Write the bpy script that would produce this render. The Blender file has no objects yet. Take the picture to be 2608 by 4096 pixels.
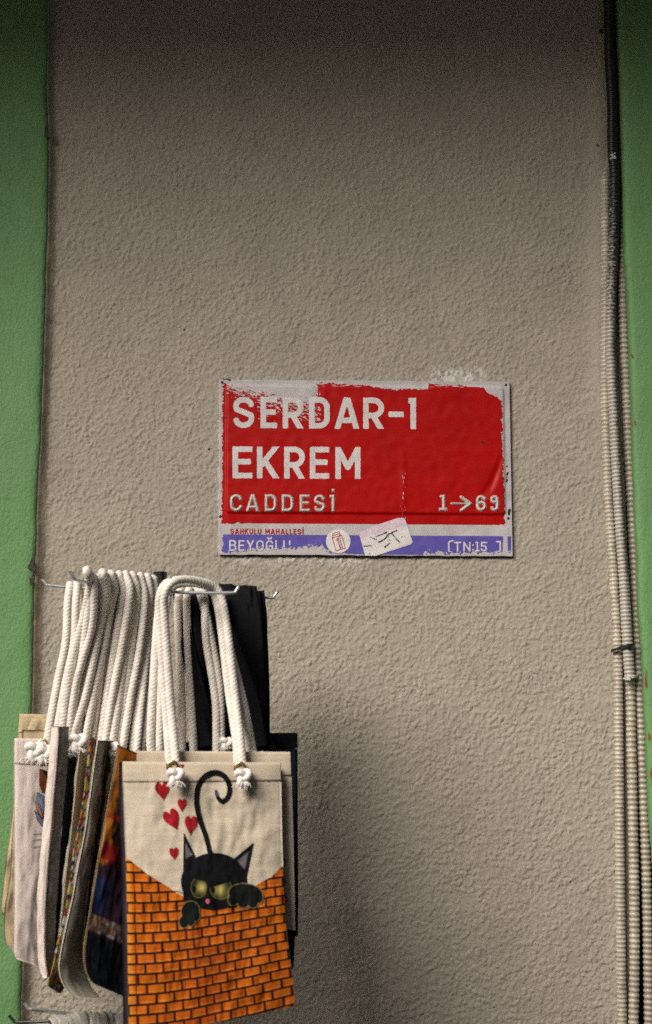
import bpy, math, random
import numpy as np
from mathutils import Vector

random.seed(7)
RNG = np.random.default_rng(11)
SC = bpy.context.scene
COL = SC.collection
PI = math.pi

# ------------------------------------------------------------------ camera
FULL_W, FULL_H = 2608.0, 4096.0
LENS = 50.0
F = LENS / 36.0 * FULL_H
PITCH = math.radians(7.0)
CAM = np.array([0.0, -2.93, 1.60])
cam_d = bpy.data.cameras.new('camera')
cam_d.sensor_fit = 'VERTICAL'
cam_d.sensor_height = 36.0
cam_d.sensor_width = 24.0
cam_d.lens = LENS
cam_d.clip_start = 0.05
cam_d.clip_end = 200
cam_d.dof.use_dof = True
cam_d.dof.focus_distance = 2.95
cam_d.dof.aperture_fstop = 4.0
cam = bpy.data.objects.new('camera', cam_d)
COL.objects.link(cam)
cam.location = CAM
cam.rotation_euler = (PI / 2 + PITCH, 0, 0)
SC.camera = cam

# ------------------------------------------------------------------ sky, sun, exposure
SUN_ELEV = math.radians(37)
SUN_AZ = math.radians(42)          # to the left of the wall's normal
SKY = 0.05
w = bpy.data.worlds.new('World')
SC.world = w
w.use_nodes = True
wn = w.node_tree.nodes
wl = w.node_tree.links
sky = wn.new('ShaderNodeTexSky')
sky.sky_type = 'NISHITA'
sky.sun_disc = False
sky.sun_elevation = SUN_ELEV
sky.sun_rotation = math.radians(180) + SUN_AZ
sky.air_density = 1.0
sky.dust_density = 6.0
sky.ozone_density = 0.3
bg = wn['Background']
bg.inputs['Strength'].default_value = SKY
wl.new(sky.outputs[0], bg.inputs['Color'])

sun_d = bpy.data.lights.new('sun', 'SUN')
sun_d.energy = 4.0
sun_d.angle = math.radians(40)
sun_d.color = (1.0, 0.95, 0.88)
sun = bpy.data.objects.new('sun', sun_d)
COL.objects.link(sun)
to_sun = Vector((-math.sin(SUN_AZ) * math.cos(SUN_ELEV), -math.cos(SUN_AZ) * math.cos(SUN_ELEV), math.sin(SUN_ELEV)))
sun.rotation_euler = to_sun.to_track_quat('Z', 'Y').to_euler()
sun.location = (-3, -4, 6)

SC.view_settings.view_transform = 'Standard'
SC.view_settings.look = 'None'
SC.view_settings.gamma = 1.0
SC.view_settings.use_curve_mapping = False
SC.view_settings.exposure = 0.87
try:
    SC.cycles.max_bounces = 6
    SC.cycles.use_denoising = False
except Exception:
    pass

# ------------------------------------------------------------------ projection helpers (photo pixel + distance -> place)
CT, ST = math.cos(PITCH), math.sin(PITCH)


def P(px, py, Y):
    """point of the plane y = Y seen at photo pixel px, py; arrays allowed"""
    px = np.asarray(px, float); py = np.asarray(py, float); Y = np.asarray(Y, float)
    dx = (px - FULL_W / 2) / F
    dv = (FULL_H / 2 - py) / F
    d1 = CT - dv * ST
    d2 = ST + dv * CT
    t = (Y - CAM[1]) / d1
    x, y, z = np.broadcast_arrays(CAM[0] + dx * t, Y, CAM[2] + d2 * t)
    return np.stack([x, y, z], -1)


def project(x, y, z):
    vx = x - CAM[0]; vy = y - CAM[1]; vz = z - CAM[2]
    dep = vy * CT + vz * ST
    up = -vy * ST + vz * CT
    return FULL_W / 2 + F * vx / dep, FULL_H / 2 - F * up / dep


def V(p):
    return Vector((float(p[0]), float(p[1]), float(p[2])))


# ------------------------------------------------------------------ noise
def fft_noise(ny, nx, lo, hi, seed, ax=1.0):
    """band-passed noise, wavelengths lo..hi in cells, unit std"""
    r = np.random.default_rng(seed)
    n = r.standard_normal((ny, nx))
    fy = np.fft.fftfreq(ny)[:, None]
    fx = np.fft.fftfreq(nx)[None, :] * ax
    f = np.sqrt(fx * fx + fy * fy)
    f0 = 1.0 / math.sqrt(lo * hi)
    s = math.log(hi / lo) / 2 + 1e-6
    H = np.where(f > 0, np.exp(-0.5 * (np.log(np.maximum(f, 1e-9) / f0) / s) ** 2), 0)
    o = np.real(np.fft.ifft2(np.fft.fft2(n) * H))
    return o / o.std()


NT = 512
_tiles = {}


def tile_noise(x, y, lo, hi, seed):
    """smooth repeating noise sampled at x, y (cells)"""
    k = (lo, hi, seed)
    if k not in _tiles:
        _tiles[k] = fft_noise(NT, NT, lo, hi, seed)
    t = _tiles[k]
    x = np.asarray(x, float) % NT; y = np.asarray(y, float) % NT
    i = np.floor(x).astype(int) % NT; j = np.floor(y).astype(int) % NT
    u = x - np.floor(x); v = y - np.floor(y)
    i1 = (i + 1) % NT; j1 = (j + 1) % NT
    return t[j, i] * (1 - u) * (1 - v) + t[j, i1] * u * (1 - v) + t[j1, i] * (1 - u) * v + t[j1, i1] * u * v


def sstep(a, b, x):
    t = np.clip((x - a) / (b - a), 0, 1)
    return t * t * (3 - 2 * t)


# ------------------------------------------------------------------ mesh helpers
def link(o, parent=None):
    COL.objects.link(o)
    if parent is not None:
        o.parent = parent
    return o


def tag(o, label=None, cat=None, group=None, kind=None):
    if label: o['label'] = label
    if cat: o['category'] = cat
    if group: o['group'] = group
    if kind: o['kind'] = kind
    return o


def thing(name, label, cat, loc, group=None):
    o = bpy.data.objects.new(name, None)
    o.empty_display_size = 0.05
    o.location = V(loc)
    link(o)
    return tag(o, label, cat, group)


def root_of(o):
    while o is not None and o.parent is not None:
        o = o.parent
    return o


def mesh_obj(name, verts, faces, mat, parent=None, smooth=True, col=None):
    """verts in world coordinates; stored relative to the thing they belong to"""
    verts = np.asarray(verts, np.float64).reshape(-1, 3)
    r = root_of(parent)
    if r is not None:
        verts = verts - np.array(r.location)
    me = bpy.data.meshes.new(name)
    if isinstance(faces, np.ndarray):
        n, k = faces.shape
        me.vertices.add(len(verts))
        me.vertices.foreach_set('co', verts.astype(np.float32).ravel())
        me.loops.add(n * k)
        me.loops.foreach_set('vertex_index', faces.astype(np.int32).ravel())
        me.polygons.add(n)
        me.polygons.foreach_set('loop_start', np.arange(0, n * k, k, dtype=np.int32))
        try:
            me.polygons.foreach_set('loop_total', np.full(n, k, dtype=np.int32))
        except Exception:
            pass
        me.update(calc_edges=True)
    else:
        me.from_pydata([tuple(v) for v in verts], [], faces)
        me.update()
    me.polygons.foreach_set('use_smooth', np.full(len(me.polygons), smooth, dtype=bool))
    if col is not None:
        a = me.color_attributes.new('Col', 'FLOAT_COLOR', 'POINT')
        c = np.ones((len(verts), 4), np.float32)
        c[:, :3] = np.asarray(col, np.float32).reshape(-1, 3)
        a.data.foreach_set('color', c.ravel())
    if mat is not None:
        me.materials.append(mat)
    o = bpy.data.objects.new(name, me)
    link(o, parent)
    return o


def grid_faces(ny, nx, off=0, flip=False, wrap=False):
    """faces of a ny x nx vertex grid (wrap closes along x)"""
    nxx = nx if wrap else nx - 1
    j, i = np.meshgrid(np.arange(ny - 1), np.arange(nxx), indexing='ij')
    i1 = (i + 1) % nx
    a = j * nx + i; b = j * nx + i1; c = (j + 1) * nx + i1; d = (j + 1) * nx + i
    q = np.stack([a, b, c, d], -1).reshape(-1, 4)
    if flip: q = q[:, ::-1]
    return q + off


def box_geo(x0, x1, y0, y1, z0, z1):
    v = [(x0, y0, z0), (x1, y0, z0), (x1, y1, z0), (x0, y1, z0), (x0, y0, z1), (x1, y0, z1), (x1, y1, z1), (x0, y1, z1)]
    f = [(0, 3, 2, 1), (4, 5, 6, 7), (0, 1, 5, 4), (1, 2, 6, 5), (2, 3, 7, 6), (3, 0, 4, 7)]
    return v, f


def catmull(pts, step):
    """resampled Catmull-Rom through pts (n,k) at about `step` metres"""
    p = np.asarray(pts, float)
    p = np.vstack([2 * p[0] - p[1], p, 2 * p[-1] - p[-2]])
    out = []
    for k in range(1, len(p) - 2):
        n = 24
        t = np.linspace(0, 1, n, endpoint=False)[:, None]
        a, b, c, d = p[k - 1], p[k], p[k + 1], p[k + 2]
        out.append(0.5 * ((2 * b) + (-a + c) * t + (2 * a - 5 * b + 4 * c - d) * t ** 2 + (-a + 3 * b - 3 * c + d) * t ** 3))
    out.append(p[-2][None])
    q = np.vstack(out)
    L = np.concatenate([[0], np.cumsum(np.linalg.norm(np.diff(q[:, :3], axis=0), axis=1))])
    n = max(3, int(L[-1] / step) + 1)
    s = np.linspace(0, L[-1], n)
    return np.stack([np.interp(s, L, q[:, c]) for c in range(q.shape[1])], -1), s


def frames(path):
    """parallel-transport frames along a path"""
    t = np.gradient(path, axis=0)
    t /= np.linalg.norm(t, axis=1)[:, None] + 1e-12
    n = np.zeros_like(t)
    ref = np.array([0.0, -1.0, 0.0])
    if abs(np.dot(ref, t[0])) > 0.9: ref = np.array([1.0, 0, 0])
    v = ref - np.dot(ref, t[0]) * t[0]
    n[0] = v / np.linalg.norm(v)
    for i in range(1, len(path)):
        v = n[i - 1] - np.dot(n[i - 1], t[i]) * t[i]
        n[i] = v / (np.linalg.norm(v) + 1e-12)
    return t, n, np.cross(t, n)


def tube_geo(path, s, rad, nseg=12, caps=True):
    """rad: function(phi[1,k], s[n,1]) -> radius, or number"""
    t, n, b = frames(path)
    phi = np.linspace(0, 2 * PI, nseg, endpoint=False)[None, :]
    r = rad(phi, s[:, None]) if callable(rad) else np.full((len(s), nseg), rad)
    v = path[:, None, :] + r[..., None] * (np.cos(phi)[..., None] * n[:, None, :] + np.sin(phi)[..., None] * b[:, None, :])
    f = grid_faces(len(s), nseg, wrap=True)
    v = v.reshape(-1, 3)
    if caps:
        k = len(v)
        v = np.vstack([v, path[:1], path[-1:]])
        i = np.arange(nseg); j = (i + 1) % nseg
        f0 = np.stack([i, np.full(nseg, k), np.full(nseg, k), j], -1)
        o = (len(s) - 1) * nseg
        tri0 = [(int(a), k, int(c)) for a, c in zip(j, i)]
        tri1 = [(o + int(a), k + 1, o + int(c)) for a, c in zip(i, j)]
        return v, f, [tuple(t_) for t_ in tri0] + [tuple(t_) for t_ in tri1]
    return v, f, []


def tube(name, pts, rad, mat, parent=None, nseg=12, step=0.003, col=None, caps=True):
    path, s = catmull(pts, step)
    path = path[:, :3]
    v, f, tris = tube_geo(path, s, rad, nseg, caps)
    faces = [tuple(map(int, q)) for q in f] + tris if caps else f
    c = None
    if col is not None:
        c = col(v, s, nseg)
    return mesh_obj(name, v, faces, mat, parent, True, c)


class Geo:
    """collects pieces into one mesh"""
    def __init__(s): s.v = []; s.f = []; s.c = []; s.n = 0
    def add(s, v, f, c=None):
        v = np.asarray(v, float).reshape(-1, 3)
        s.v.append(v)
        s.f += [tuple(int(i) + s.n for i in q) for q in f]
        if c is not None: s.c.append(np.broadcast_to(np.asarray(c, float), (len(v), 3)))
        s.n += len(v)
    def build(s, name, mat, parent=None, smooth=True):
        return mesh_obj(name, np.vstack(s.v), s.f, mat, parent, smooth, np.vstack(s.c) if s.c else None)


# ------------------------------------------------------------------ flat shapes: distance fields and their outlines
def sd_seg(X, Y, x0, y0, x1, y1, r, flat=True, c=0.25):
    dx, dy = x1 - x0, y1 - y0
    L = math.hypot(dx, dy) + 1e-9
    ux, uy = dx / L, dy / L
    if flat:
        mx, my = (x0 + x1) / 2, (y0 + y1) / 2
        a = np.abs((X - mx) * ux + (Y - my) * uy) - (L / 2 - c * r)
        b = np.abs(-(X - mx) * uy + (Y - my) * ux) - (r - c * r)
        return np.hypot(np.maximum(a, 0), np.maximum(b, 0)) + np.minimum(np.maximum(a, b), 0) - c * r
    t = np.clip((X - x0) * ux + (Y - y0) * uy, 0, L)
    return np.hypot(X - x0 - t * ux, Y - y0 - t * uy) - r


def sd_line(X, Y, pts, r):
    d = None
    for (a, b) in zip(pts[:-1], pts[1:]):
        e = sd_seg(X, Y, a[0], a[1], b[0], b[1], r, False)
        d = e if d is None else np.minimum(d, e)
    return d


def sd_taper(X, Y, pts, rads):
    d = None
    for (a, b, ra, rb) in zip(pts[:-1], pts[1:], rads[:-1], rads[1:]):
        dx, dy = b[0] - a[0], b[1] - a[1]
        L2 = dx * dx + dy * dy + 1e-9
        t = np.clip(((X - a[0]) * dx + (Y - a[1]) * dy) / L2, 0, 1)
        e = np.hypot(X - a[0] - t * dx, Y - a[1] - t * dy) - (ra + (rb - ra) * t)
        d = e if d is None else np.minimum(d, e)
    return d


def sd_poly(X, Y, pts):
    d = np.full(X.shape, 1e9); ins = np.zeros(X.shape, bool)
    n = len(pts)
    for k in range(n):
        x0, y0 = pts[k]; x1, y1 = pts[(k + 1) % n]
        d = np.minimum(d, sd_seg(X, Y, x0, y0, x1, y1, 0.0, False))
        cond = (y0 > Y) != (y1 > Y)
        if y1 != y0:
            ins ^= cond & (X < (x1 - x0) * (Y - y0) / (y1 - y0) + x0)
    return np.where(ins, -d, d)


def sd_ell(X, Y, cx, cy, rx, ry, rot=0):
    c, s_ = math.cos(rot), math.sin(rot)
    x = (X - cx) * c + (Y - cy) * s_; y = -(X - cx) * s_ + (Y - cy) * c
    return (np.hypot(x / rx, y / ry) - 1) * min(rx, ry)


def sd_rrect(X, Y, x0, x1, y0, y1, r):
    a = np.abs(X - (x0 + x1) / 2) - ((x1 - x0) / 2 - r)
    b = np.abs(Y - (y0 + y1) / 2) - ((y1 - y0) / 2 - r)
    return np.hypot(np.maximum(a, 0), np.maximum(b, 0)) + np.minimum(np.maximum(a, b), 0) - r


def iso(field, xs, ys):
    """polygons of the region field < 0 over the grid xs, ys -> (points (n,2), faces)"""
    ny, nx = field.shape
    pts = []; ids = {}; faces = []
    ins = field < 0
    def corner(j, i):
        k = (0, j, i)
        if k not in ids:
            ids[k] = len(pts); pts.append((xs[i], ys[j]))
        return ids[k]
    def cross(j0, i0, j1, i1):
        k = (1, min(j0, j1), min(i0, i1), 0 if j0 == j1 else 1)
        if k not in ids:
            a, b = field[j0, i0], field[j1, i1]
            t = min(max(a / (a - b), 0.001), 0.999)
            ids[k] = len(pts)
            pts.append((xs[i0] + (xs[i1] - xs[i0]) * t, ys[j0] + (ys[j1] - ys[j0]) * t))
        return ids[k]
    cnt = ins[:-1, :-1].astype(int) + ins[1:, :-1] + ins[:-1, 1:] + ins[1:, 1:]
    for j, i in zip(*np.nonzero(cnt)):
        j = int(j); i = int(i)
        cs = [(j, i), (j, i + 1), (j + 1, i + 1), (j + 1, i)]
        poly = []
        for k in range(4):
            a = cs[k]; b = cs[(k + 1) % 4]
            if ins[a]: poly.append(corner(*a))
            if ins[a] != ins[b]: poly.append(cross(a[0], a[1], b[0], b[1]))
        if len(poly) >= 3: faces.append(tuple(poly))
    return np.array(pts).reshape(-1, 2), faces


def shape(name, fn, x0, x1, y0, y1, step, place, mat, parent, colfn=None, smooth=True):
    """a flat print: region fn<0 in drawing units, placed by place(x, y) -> world"""
    nx = max(3, int((x1 - x0) / step) + 1); ny = max(3, int((y1 - y0) / step) + 1)
    xs = np.linspace(x0, x1, nx); ys = np.linspace(y0, y1, ny)
    X, Y = np.meshgrid(xs, ys)
    pts, faces = iso(fn(X, Y), xs, ys)
    if len(faces) == 0: return None
    faces = [f[::-1] for f in faces]
    col = colfn(pts[:, 0], pts[:, 1]) if colfn else None
    return mesh_obj(name, place(pts[:, 0], pts[:, 1]), faces, mat, parent, smooth, col)


# ---- a stroke alphabet drawn like the sign's plain narrow lettering; unit height, y up
def arc(cx, cy, rx, ry, a0, a1, n=10):
    return [(cx + rx * math.cos(math.radians(a0 + (a1 - a0) * k / n)), cy + ry * math.sin(math.radians(a0 + (a1 - a0) * k / n))) for k in range(n + 1)]


WID = dict(S=.66, E=.54, R=.66, D=.66, A=.76, I=.26, K=.68, M=.78, C=.62, H=.64, U=.64, L=.52, B=.64, Y=.68, O=.66, G=.66, T=.60, N=.66)
WID.update({'-': .5, 'İ': .26, 'Ş': .66, 'Ğ': .66, '1': .36, '6': .62, '9': .62, '5': .6, ':': .2, '[': .32, ']': .32, ' ': .35,
            's': .5, 'o': .56, 'm': .8, 'i': .2, 'l': .2, 'k': .5})


def glyph(ch, wd, a):
    """-> (flat strokes, round polylines), x in 0..wd"""
    L, R, B, T = a, wd - a, a, 1 - a
    cx = wd / 2
    rx = (R - L) / 2
    if ch == 'E': return [(L, 0, L, 1), (L, B, wd, B), (L, T, wd, T), (L, .52, wd * .92, .52)], []
    if ch == 'L': return [(L, 0, L, 1), (L, B, wd, B)], []
    if ch == 'T': return [(cx, 0, cx, 1), (0, T, wd, T)], []
    if ch == 'H': return [(L, 0, L, 1), (R, 0, R, 1), (L, .5, R, .5)], []
    if ch == 'N': return [(L, 0, L, 1), (R, 0, R, 1)], [[(L, T), (R, B)]]
    if ch in 'Iİ':
        e = [(R, 0, R, 1), (0, T, R, T)] if wd > 2.4 * a else [(cx, 0, cx, 1)]
        return e + ([(R - a, 1.14 + a, R + a, 1.14 + a)] if ch == 'İ' else []), []
    if ch == '-': return [(0, .47, wd, .47)], []
    if ch == 'K': return [(L, 0, L, 1)], [[(L, .36), (R + a * .3, 1.02)], [(L + (R - L) * .33, .55), (R + a * .4, -.04)]]
    if ch == 'M': return [(L, 0, L, 1), (R, 0, R, 1)], [[(L, T + a * .4), (cx, .36), (R, T + a * .4)]]
    if ch == 'A': return [], [[(a * .8, -.04), (cx - a * .25, T + a * .6)], [(cx + a * .25, T + a * .6), (wd - a * .8, -.04)], [(wd * .22, .27), (wd * .78, .27)]]
    if ch == 'Y': return [(cx, 0, cx, .48)], [[(a * .7, 1.04), (cx, .45), (wd - a * .7, 1.04)]]
    if ch == 'D': r = min(.3, rx); return [(L, 0, L, 1)], [[(L, T)] + arc(R - r, T - r, r, r, 90, 0) + arc(R - r, B + r, r, r, 0, -90) + [(L, B)]]
    if ch == 'R': m = .43; r = (T - m) / 2; return [(L, 0, L, 1)], [[(L, T)] + arc(R - r, m + r, r, r, 90, -90) + [(L, m)], [(cx * .95, m), (R + a * .15, -.04)]]
    if ch == 'B':
        m = .52; r = (T - m) / 2; q = (m - B) / 2
        return [(L, 0, L, 1)], [[(L, T)] + arc(R - r - .02, m + r, r, r, 90, -90) + [(L, m)], [(L, m)] + arc(R - q, B + q, q, q, 90, -90) + [(L, B)]]
    if ch in 'SŞ':
        q = .22
        p = [arc(cx, T - q, rx, q, 18, 205) + arc(cx, B + q + .01, rx, q + .01, 25, -162)]
        if ch == 'Ş': p.append([(cx, 0), (cx, -.12), (cx - .08, -.22)])
        return [], p
    if ch in 'CGĞ':
        q = rx
        p = [arc(cx, T - q, rx, q, 20, 180) + arc(cx, B + q, rx, q, 180, 340)]
        if ch in 'GĞ': p = [arc(cx, T - q, rx, q, 20, 180) + arc(cx, B + q, rx, q, 180, 360) + [(R, .47), (cx, .47)]]
        if ch == 'Ğ': p.append(arc(cx, 1.26, .17, .13, 190, 350))
        return [], p
    if ch == 'O': q = rx; return [], [arc(cx, T - q, rx, q, 0, 180) + arc(cx, B + q, rx, q, 180, 360) + [(R, T - q)]]
    if ch == 'U': q = rx; return [], [[(L, 1.04), (L, B + q)] + arc(cx, B + q, rx, q, 180, 360) + [(R, 1.04)]]
    if ch == '1': return [(wd * .55, 0, wd * .55, 1), (wd * .12, T, wd * .55, T), (0, B, wd, B)], []
    if ch == '6': q = min(rx, .27); return [], [arc(cx, B + q, rx, q, 0, 360, 16), [(L, B + q), (L, T - q)] + arc(cx, T - q, rx, q, 180, 25)]
    if ch == '9': q = min(rx, .27); return [], [arc(cx, T - q, rx, q, 0, 360, 16), [(R, T - q), (R, B + q)] + arc(cx, B + q, rx, q, 0, -155)]
    if ch == '5': return [(L, T, wd, T)], [[(L, T), (L, .56)] + arc(cx - .02, .34, rx + .02, .25, 110, -160)]
    if ch == ':': return [(cx - a, .2, cx + a, .2), (cx - a, .66, cx + a, .66)], []
    if ch == '[': return [], [[(R + a, 1.1), (cx, 1.06), (L, .93), (L, .07), (cx, -.06), (R + a, -.1)]]
    if ch == ']': return [(0, T + .08, R, T + .08), (R, -.1, R, 1.1), (0, B - .08, R, B - .08)], []
    if ch == 's': return [], [arc(cx, .6 - a - .1, rx, .12, 20, 205) + arc(cx, a + .13, rx, .12, 25, -160)]
    if ch == 'o': return [], [arc(cx, .32, rx, .32 - a, 0, 360, 14)]
    if ch == 'm': q = (R - L) / 4; return [(L, 0, L, .64)], [arc(L + q, .64 - a - q, q, q, 180, 0) + [(L + 2 * q, -.05)], arc(L + 3 * q, .64 - a - q, q, q, 180, 0) + [(R, -.05)]]
    if ch == 'i': return [(cx, 0, cx, .62), (cx - a, .84, cx + a, .84)], []
    if ch == 'l': return [(cx, 0, cx, 1)], []
    if ch == 'k': return [(L, 0, L, 1)], [[(L, .25), (R, .64)], [(cx * .8, .38), (R, -.04)]]
    return [], []


def glyph_field(ch, x0, x1, yt, yb, hw):
    """distance field of one letter in the drawing box (y down)"""
    h = yb - yt; wd = (x1 - x0) / h; a = hw / h
    flats, rounds = glyph(ch, wd, a)
    dia = ch in 'İŞĞ[]'
    def fn(X, Y):
        u = (X - x0) / h; v = (yb - Y) / h
        d = np.full(X.shape, 9.0)
        for q in flats: d = np.minimum(d, sd_seg(u, v, *q, a, True))
        for p in rounds: d = np.minimum(d, sd_line(u, v, p, a))
        lo, hi = (-.35, 1.45) if dia else (0, 1)
        d = np.maximum(d, np.maximum(lo - v, v - hi))
        return d * h
    return fn


def text_boxes(txt, x0, x1, gap=.13):
    tot = sum(WID[c] for c in txt) + gap * (len(txt) - 1)
    k = (x1 - x0) / tot; x = x0; out = []
    for c in txt:
        out.append((c, x, x + WID[c] * k)); x += (WID[c] + gap) * k
    return out


# ------------------------------------------------------------------ materials
def material(name, base=(.5, .5, .5), rough=.7, spec=.3, metal=0.0, vcol=False, var=.12, var_scale=8.0, var_stretch=(1, 1, 1),
             bumps=(), dirt=None, sheen=0.0):
    """base colour x grain, bumps = [(scale, strength, distance, (stretch))]; dirt = (colour, scale, lo, hi)"""
    m = bpy.data.materials.new(name)
    m.use_nodes = True
    nt = m.node_tree; N = nt.nodes; Lk = nt.links
    b = N['Principled BSDF']
    b.inputs['Roughness'].default_value = rough
    b.inputs['Metallic'].default_value = metal
    b.inputs['Specular IOR Level'].default_value = spec
    if sheen:
        b.inputs['Sheen Weight'].default_value = sheen
    tc = N.new('ShaderNodeTexCoord')
    def noise(scale, stretch, detail=3.0, rgh=.55):
        mp = N.new('ShaderNodeMapping')
        mp.inputs['Scale'].default_value = stretch
        Lk.new(tc.outputs['Object'], mp.inputs['Vector'])
        n = N.new('ShaderNodeTexNoise')
        n.inputs['Scale'].default_value = scale
        n.inputs['Detail'].default_value = detail
        n.inputs['Roughness'].default_value = rgh
        Lk.new(mp.outputs[0], n.inputs['Vector'])
        return n.outputs['Fac']
    if vcol:
        at = N.new('ShaderNodeAttribute'); at.attribute_name = 'Col'
        src = at.outputs['Color']
    else:
        rgb = N.new('ShaderNodeRGB'); rgb.outputs[0].default_value = (*base, 1)
        src = rgb.outputs[0]
    if var:
        mr = N.new('ShaderNodeMapRange')
        mr.inputs['From Min'].default_value = .3; mr.inputs['From Max'].default_value = .7
        mr.inputs['To Min'].default_value = 1 - var; mr.inputs['To Max'].default_value = 1 + var
        Lk.new(noise(var_scale, var_stretch, 5.0, .6), mr.inputs['Value'])
        mx = N.new('ShaderNodeMix'); mx.data_type = 'RGBA'; mx.blend_type = 'MULTIPLY'
        mx.inputs['Factor'].default_value = 1.0
        Lk.new(src, mx.inputs['A']); Lk.new(mr.outputs[0], mx.inputs['B'])
        src = mx.outputs['Result']
    if dirt:
        c, sc, lo, hi = dirt
        mr = N.new('ShaderNodeMapRange')
        mr.inputs['From Min'].default_value = lo; mr.inputs['From Max'].default_value = hi
        Lk.new(noise(sc, (1, 1, 1), 6.0, .65), mr.inputs['Value'])
        mx = N.new('ShaderNodeMix'); mx.data_type = 'RGBA'
        Lk.new(mr.outputs[0], mx.inputs['Factor'])
        Lk.new(src, mx.inputs['A']); mx.inputs['B'].default_value = (*c, 1)
        src = mx.outputs['Result']
    Lk.new(src, b.inputs['Base Color'])
    prev = None
    for (sc, st, dist, stretch) in bumps:
        bp = N.new('ShaderNodeBump')
        bp.inputs['Strength'].default_value = st
        bp.inputs['Distance'].default_value = dist
        Lk.new(noise(sc, stretch), bp.inputs['Height'])
        if prev is not None: Lk.new(prev, bp.inputs['Normal'])
        prev = bp.outputs[0]
    if prev is not None: Lk.new(prev, b.inputs['Normal'])
    return m


ONE = (1, 1, 1)
M = {}
M['stucco'] = material('stucco', vcol=True, rough=.92, spec=.15, var=.05, var_scale=9, bumps=[(420, .5, .0012, ONE)])
M['green'] = material('green paint', (.132, .27, .105), rough=.65, spec=.3, var=.10, var_scale=3.5, var_stretch=(1, 1, .5),
                      bumps=[(4, .25, .010, (1, 1, .5)), (40, .5, .004, (1, 1, .35)), (170, .8, .002, (1, 1, .7))], dirt=((.06, .13, .06), 30, .64, .82))
M['plaster_edge'] = material('plaster edge', (.46, .39, .29), rough=.9, var=.2, var_scale=20, bumps=[(90, .5, .004, ONE)])
M['plaster_white'] = material('pale plaster', (.55, .52, .47), rough=.9, var=.15, var_scale=30, bumps=[(120, .5, .003, ONE)])
M['dark_void'] = material('dark cement', (.06, .055, .05), rough=.95, var=.3, var_scale=15, bumps=[(60, .5, .004, ONE)])  # near-black surface of the recess back and the paint chips
M['enamel_white'] = material('worn white enamel', (.47, .44, .445), rough=.45, spec=.3, var=.12, var_scale=30, bumps=[(25, .12, .003, ONE)], dirt=((.35, .31, .30), 55, .60, .85))
M['enamel_red'] = material('red enamel', (.38, .0025, .002), rough=.40, spec=.2, var=.10, var_scale=18, bumps=[(6, .10, .004, ONE), (120, .10, .0006, ONE)])
M['enamel_blue'] = material('violet blue enamel', (.105, .085, .36), rough=.38, spec=.35, var=.10, var_scale=25, bumps=[(20, .15, .004, ONE)])
M['letter_white'] = material('white letters', (.60, .57, .56), rough=.45, spec=.35, var=.10, var_scale=45, bumps=[(60, .1, .001, ONE)])
M['letter_grey'] = material('worn embossed letters', vcol=True, rough=.4, spec=.4, var=.12, var_scale=60)
M['ink_red'] = material('crimson ink', (.36, .012, .03), rough=.5, var=.1)
M['ink_black'] = material('black ink', (.02, .02, .022), rough=.5, var=.2, var_scale=80)
M['pale_blue'] = material('pale lilac letters', (.58, .55, .60), rough=.45, var=.12, var_scale=60)
M['paper'] = material('sticker paper', vcol=True, rough=.6, spec=.25, var=.05, var_scale=40, bumps=[(60, .15, .001, ONE)])
M['hole'] = material('dark nail head', (.03, .025, .022), rough=.6, metal=.4)
M['rope'] = material('cotton rope', vcol=True, rough=.95, spec=.1, var=.14, var_scale=60, bumps=[(700, .5, .0008, ONE)], sheen=.15)
M['fray'] = material('frayed cotton', (.70, .66, .62), rough=.95, spec=.1, var=.10, var_scale=120, bumps=[(500, .6, .001, ONE)], sheen=.2)
CAN = [(900, .55, .0007, (.25, 1, 1)), (900, .45, .0007, (1, 1, .25)), (7, .25, .010, ONE)]
M['canvas'] = material('beige canvas', (.50, .425, .33), rough=.93, spec=.12, var=.13, var_scale=70, var_stretch=(.12, 1, 1.6), bumps=CAN, sheen=.1)
M['canvas_edge'] = material('beige canvas hem', (.47, .395, .30), rough=.93, spec=.12, var=.10, var_scale=60, var_stretch=(.15, 1, 1.6), bumps=CAN, sheen=.1)
M['linen'] = material('pale linen', (.58, .495, .45), rough=.93, spec=.12, var=.16, var_scale=90, var_stretch=(1.6, 1, .08), bumps=CAN, sheen=.1)
M['cream'] = material('cream cotton', (.50, .40, .25), rough=.93, spec=.12, var=.10, var_scale=50, bumps=CAN, sheen=.1)
M['ecru'] = material('ecru cotton', (.55, .50, .41), rough=.93, spec=.12, var=.10, var_scale=50, bumps=CAN)
M['velvet'] = material('grey velour', (.20, .19, .185), rough=.95, spec=.1, var=.45, var_scale=120, bumps=[(260, .6, .002, ONE)], sheen=.25)
M['black_cloth'] = material('black cotton', (.008, .008, .009), rough=.95, spec=.08, var=.2, var_scale=60, bumps=CAN)
M['plum'] = material('dark plum cotton', (.045, .035, .05), rough=.9, spec=.15, var=.2, var_scale=60, bumps=CAN)
M['navy'] = material('navy cotton', (.006, .008, .022), rough=.93, spec=.1, var=.2, var_scale=60, bumps=CAN)
M['print'] = material('printed canvas', vcol=True, rough=.9, spec=.12, var=.13, var_scale=70, var_stretch=(.12, 1, 1.6), bumps=CAN)
M['ink'] = material('cloth ink', vcol=True, rough=.9, spec=.05, var=.12, var_scale=120, var_stretch=(.2, 1, 1.5), bumps=[(900, .4, .0006, ONE)])
M['heart_red'] = material('dark red cloth ink', (.27, .008, .014), rough=.85, spec=.12, var=.14, var_scale=120, bumps=[(900, .4, .0006, ONE)])
M['stitch'] = material('pale thread', (.60, .56, .50), rough=.9, var=.1)
M['steel'] = material('zinc plated wire', (.62, .63, .64), rough=.38, metal=.75, var=.12, var_scale=60)
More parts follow.
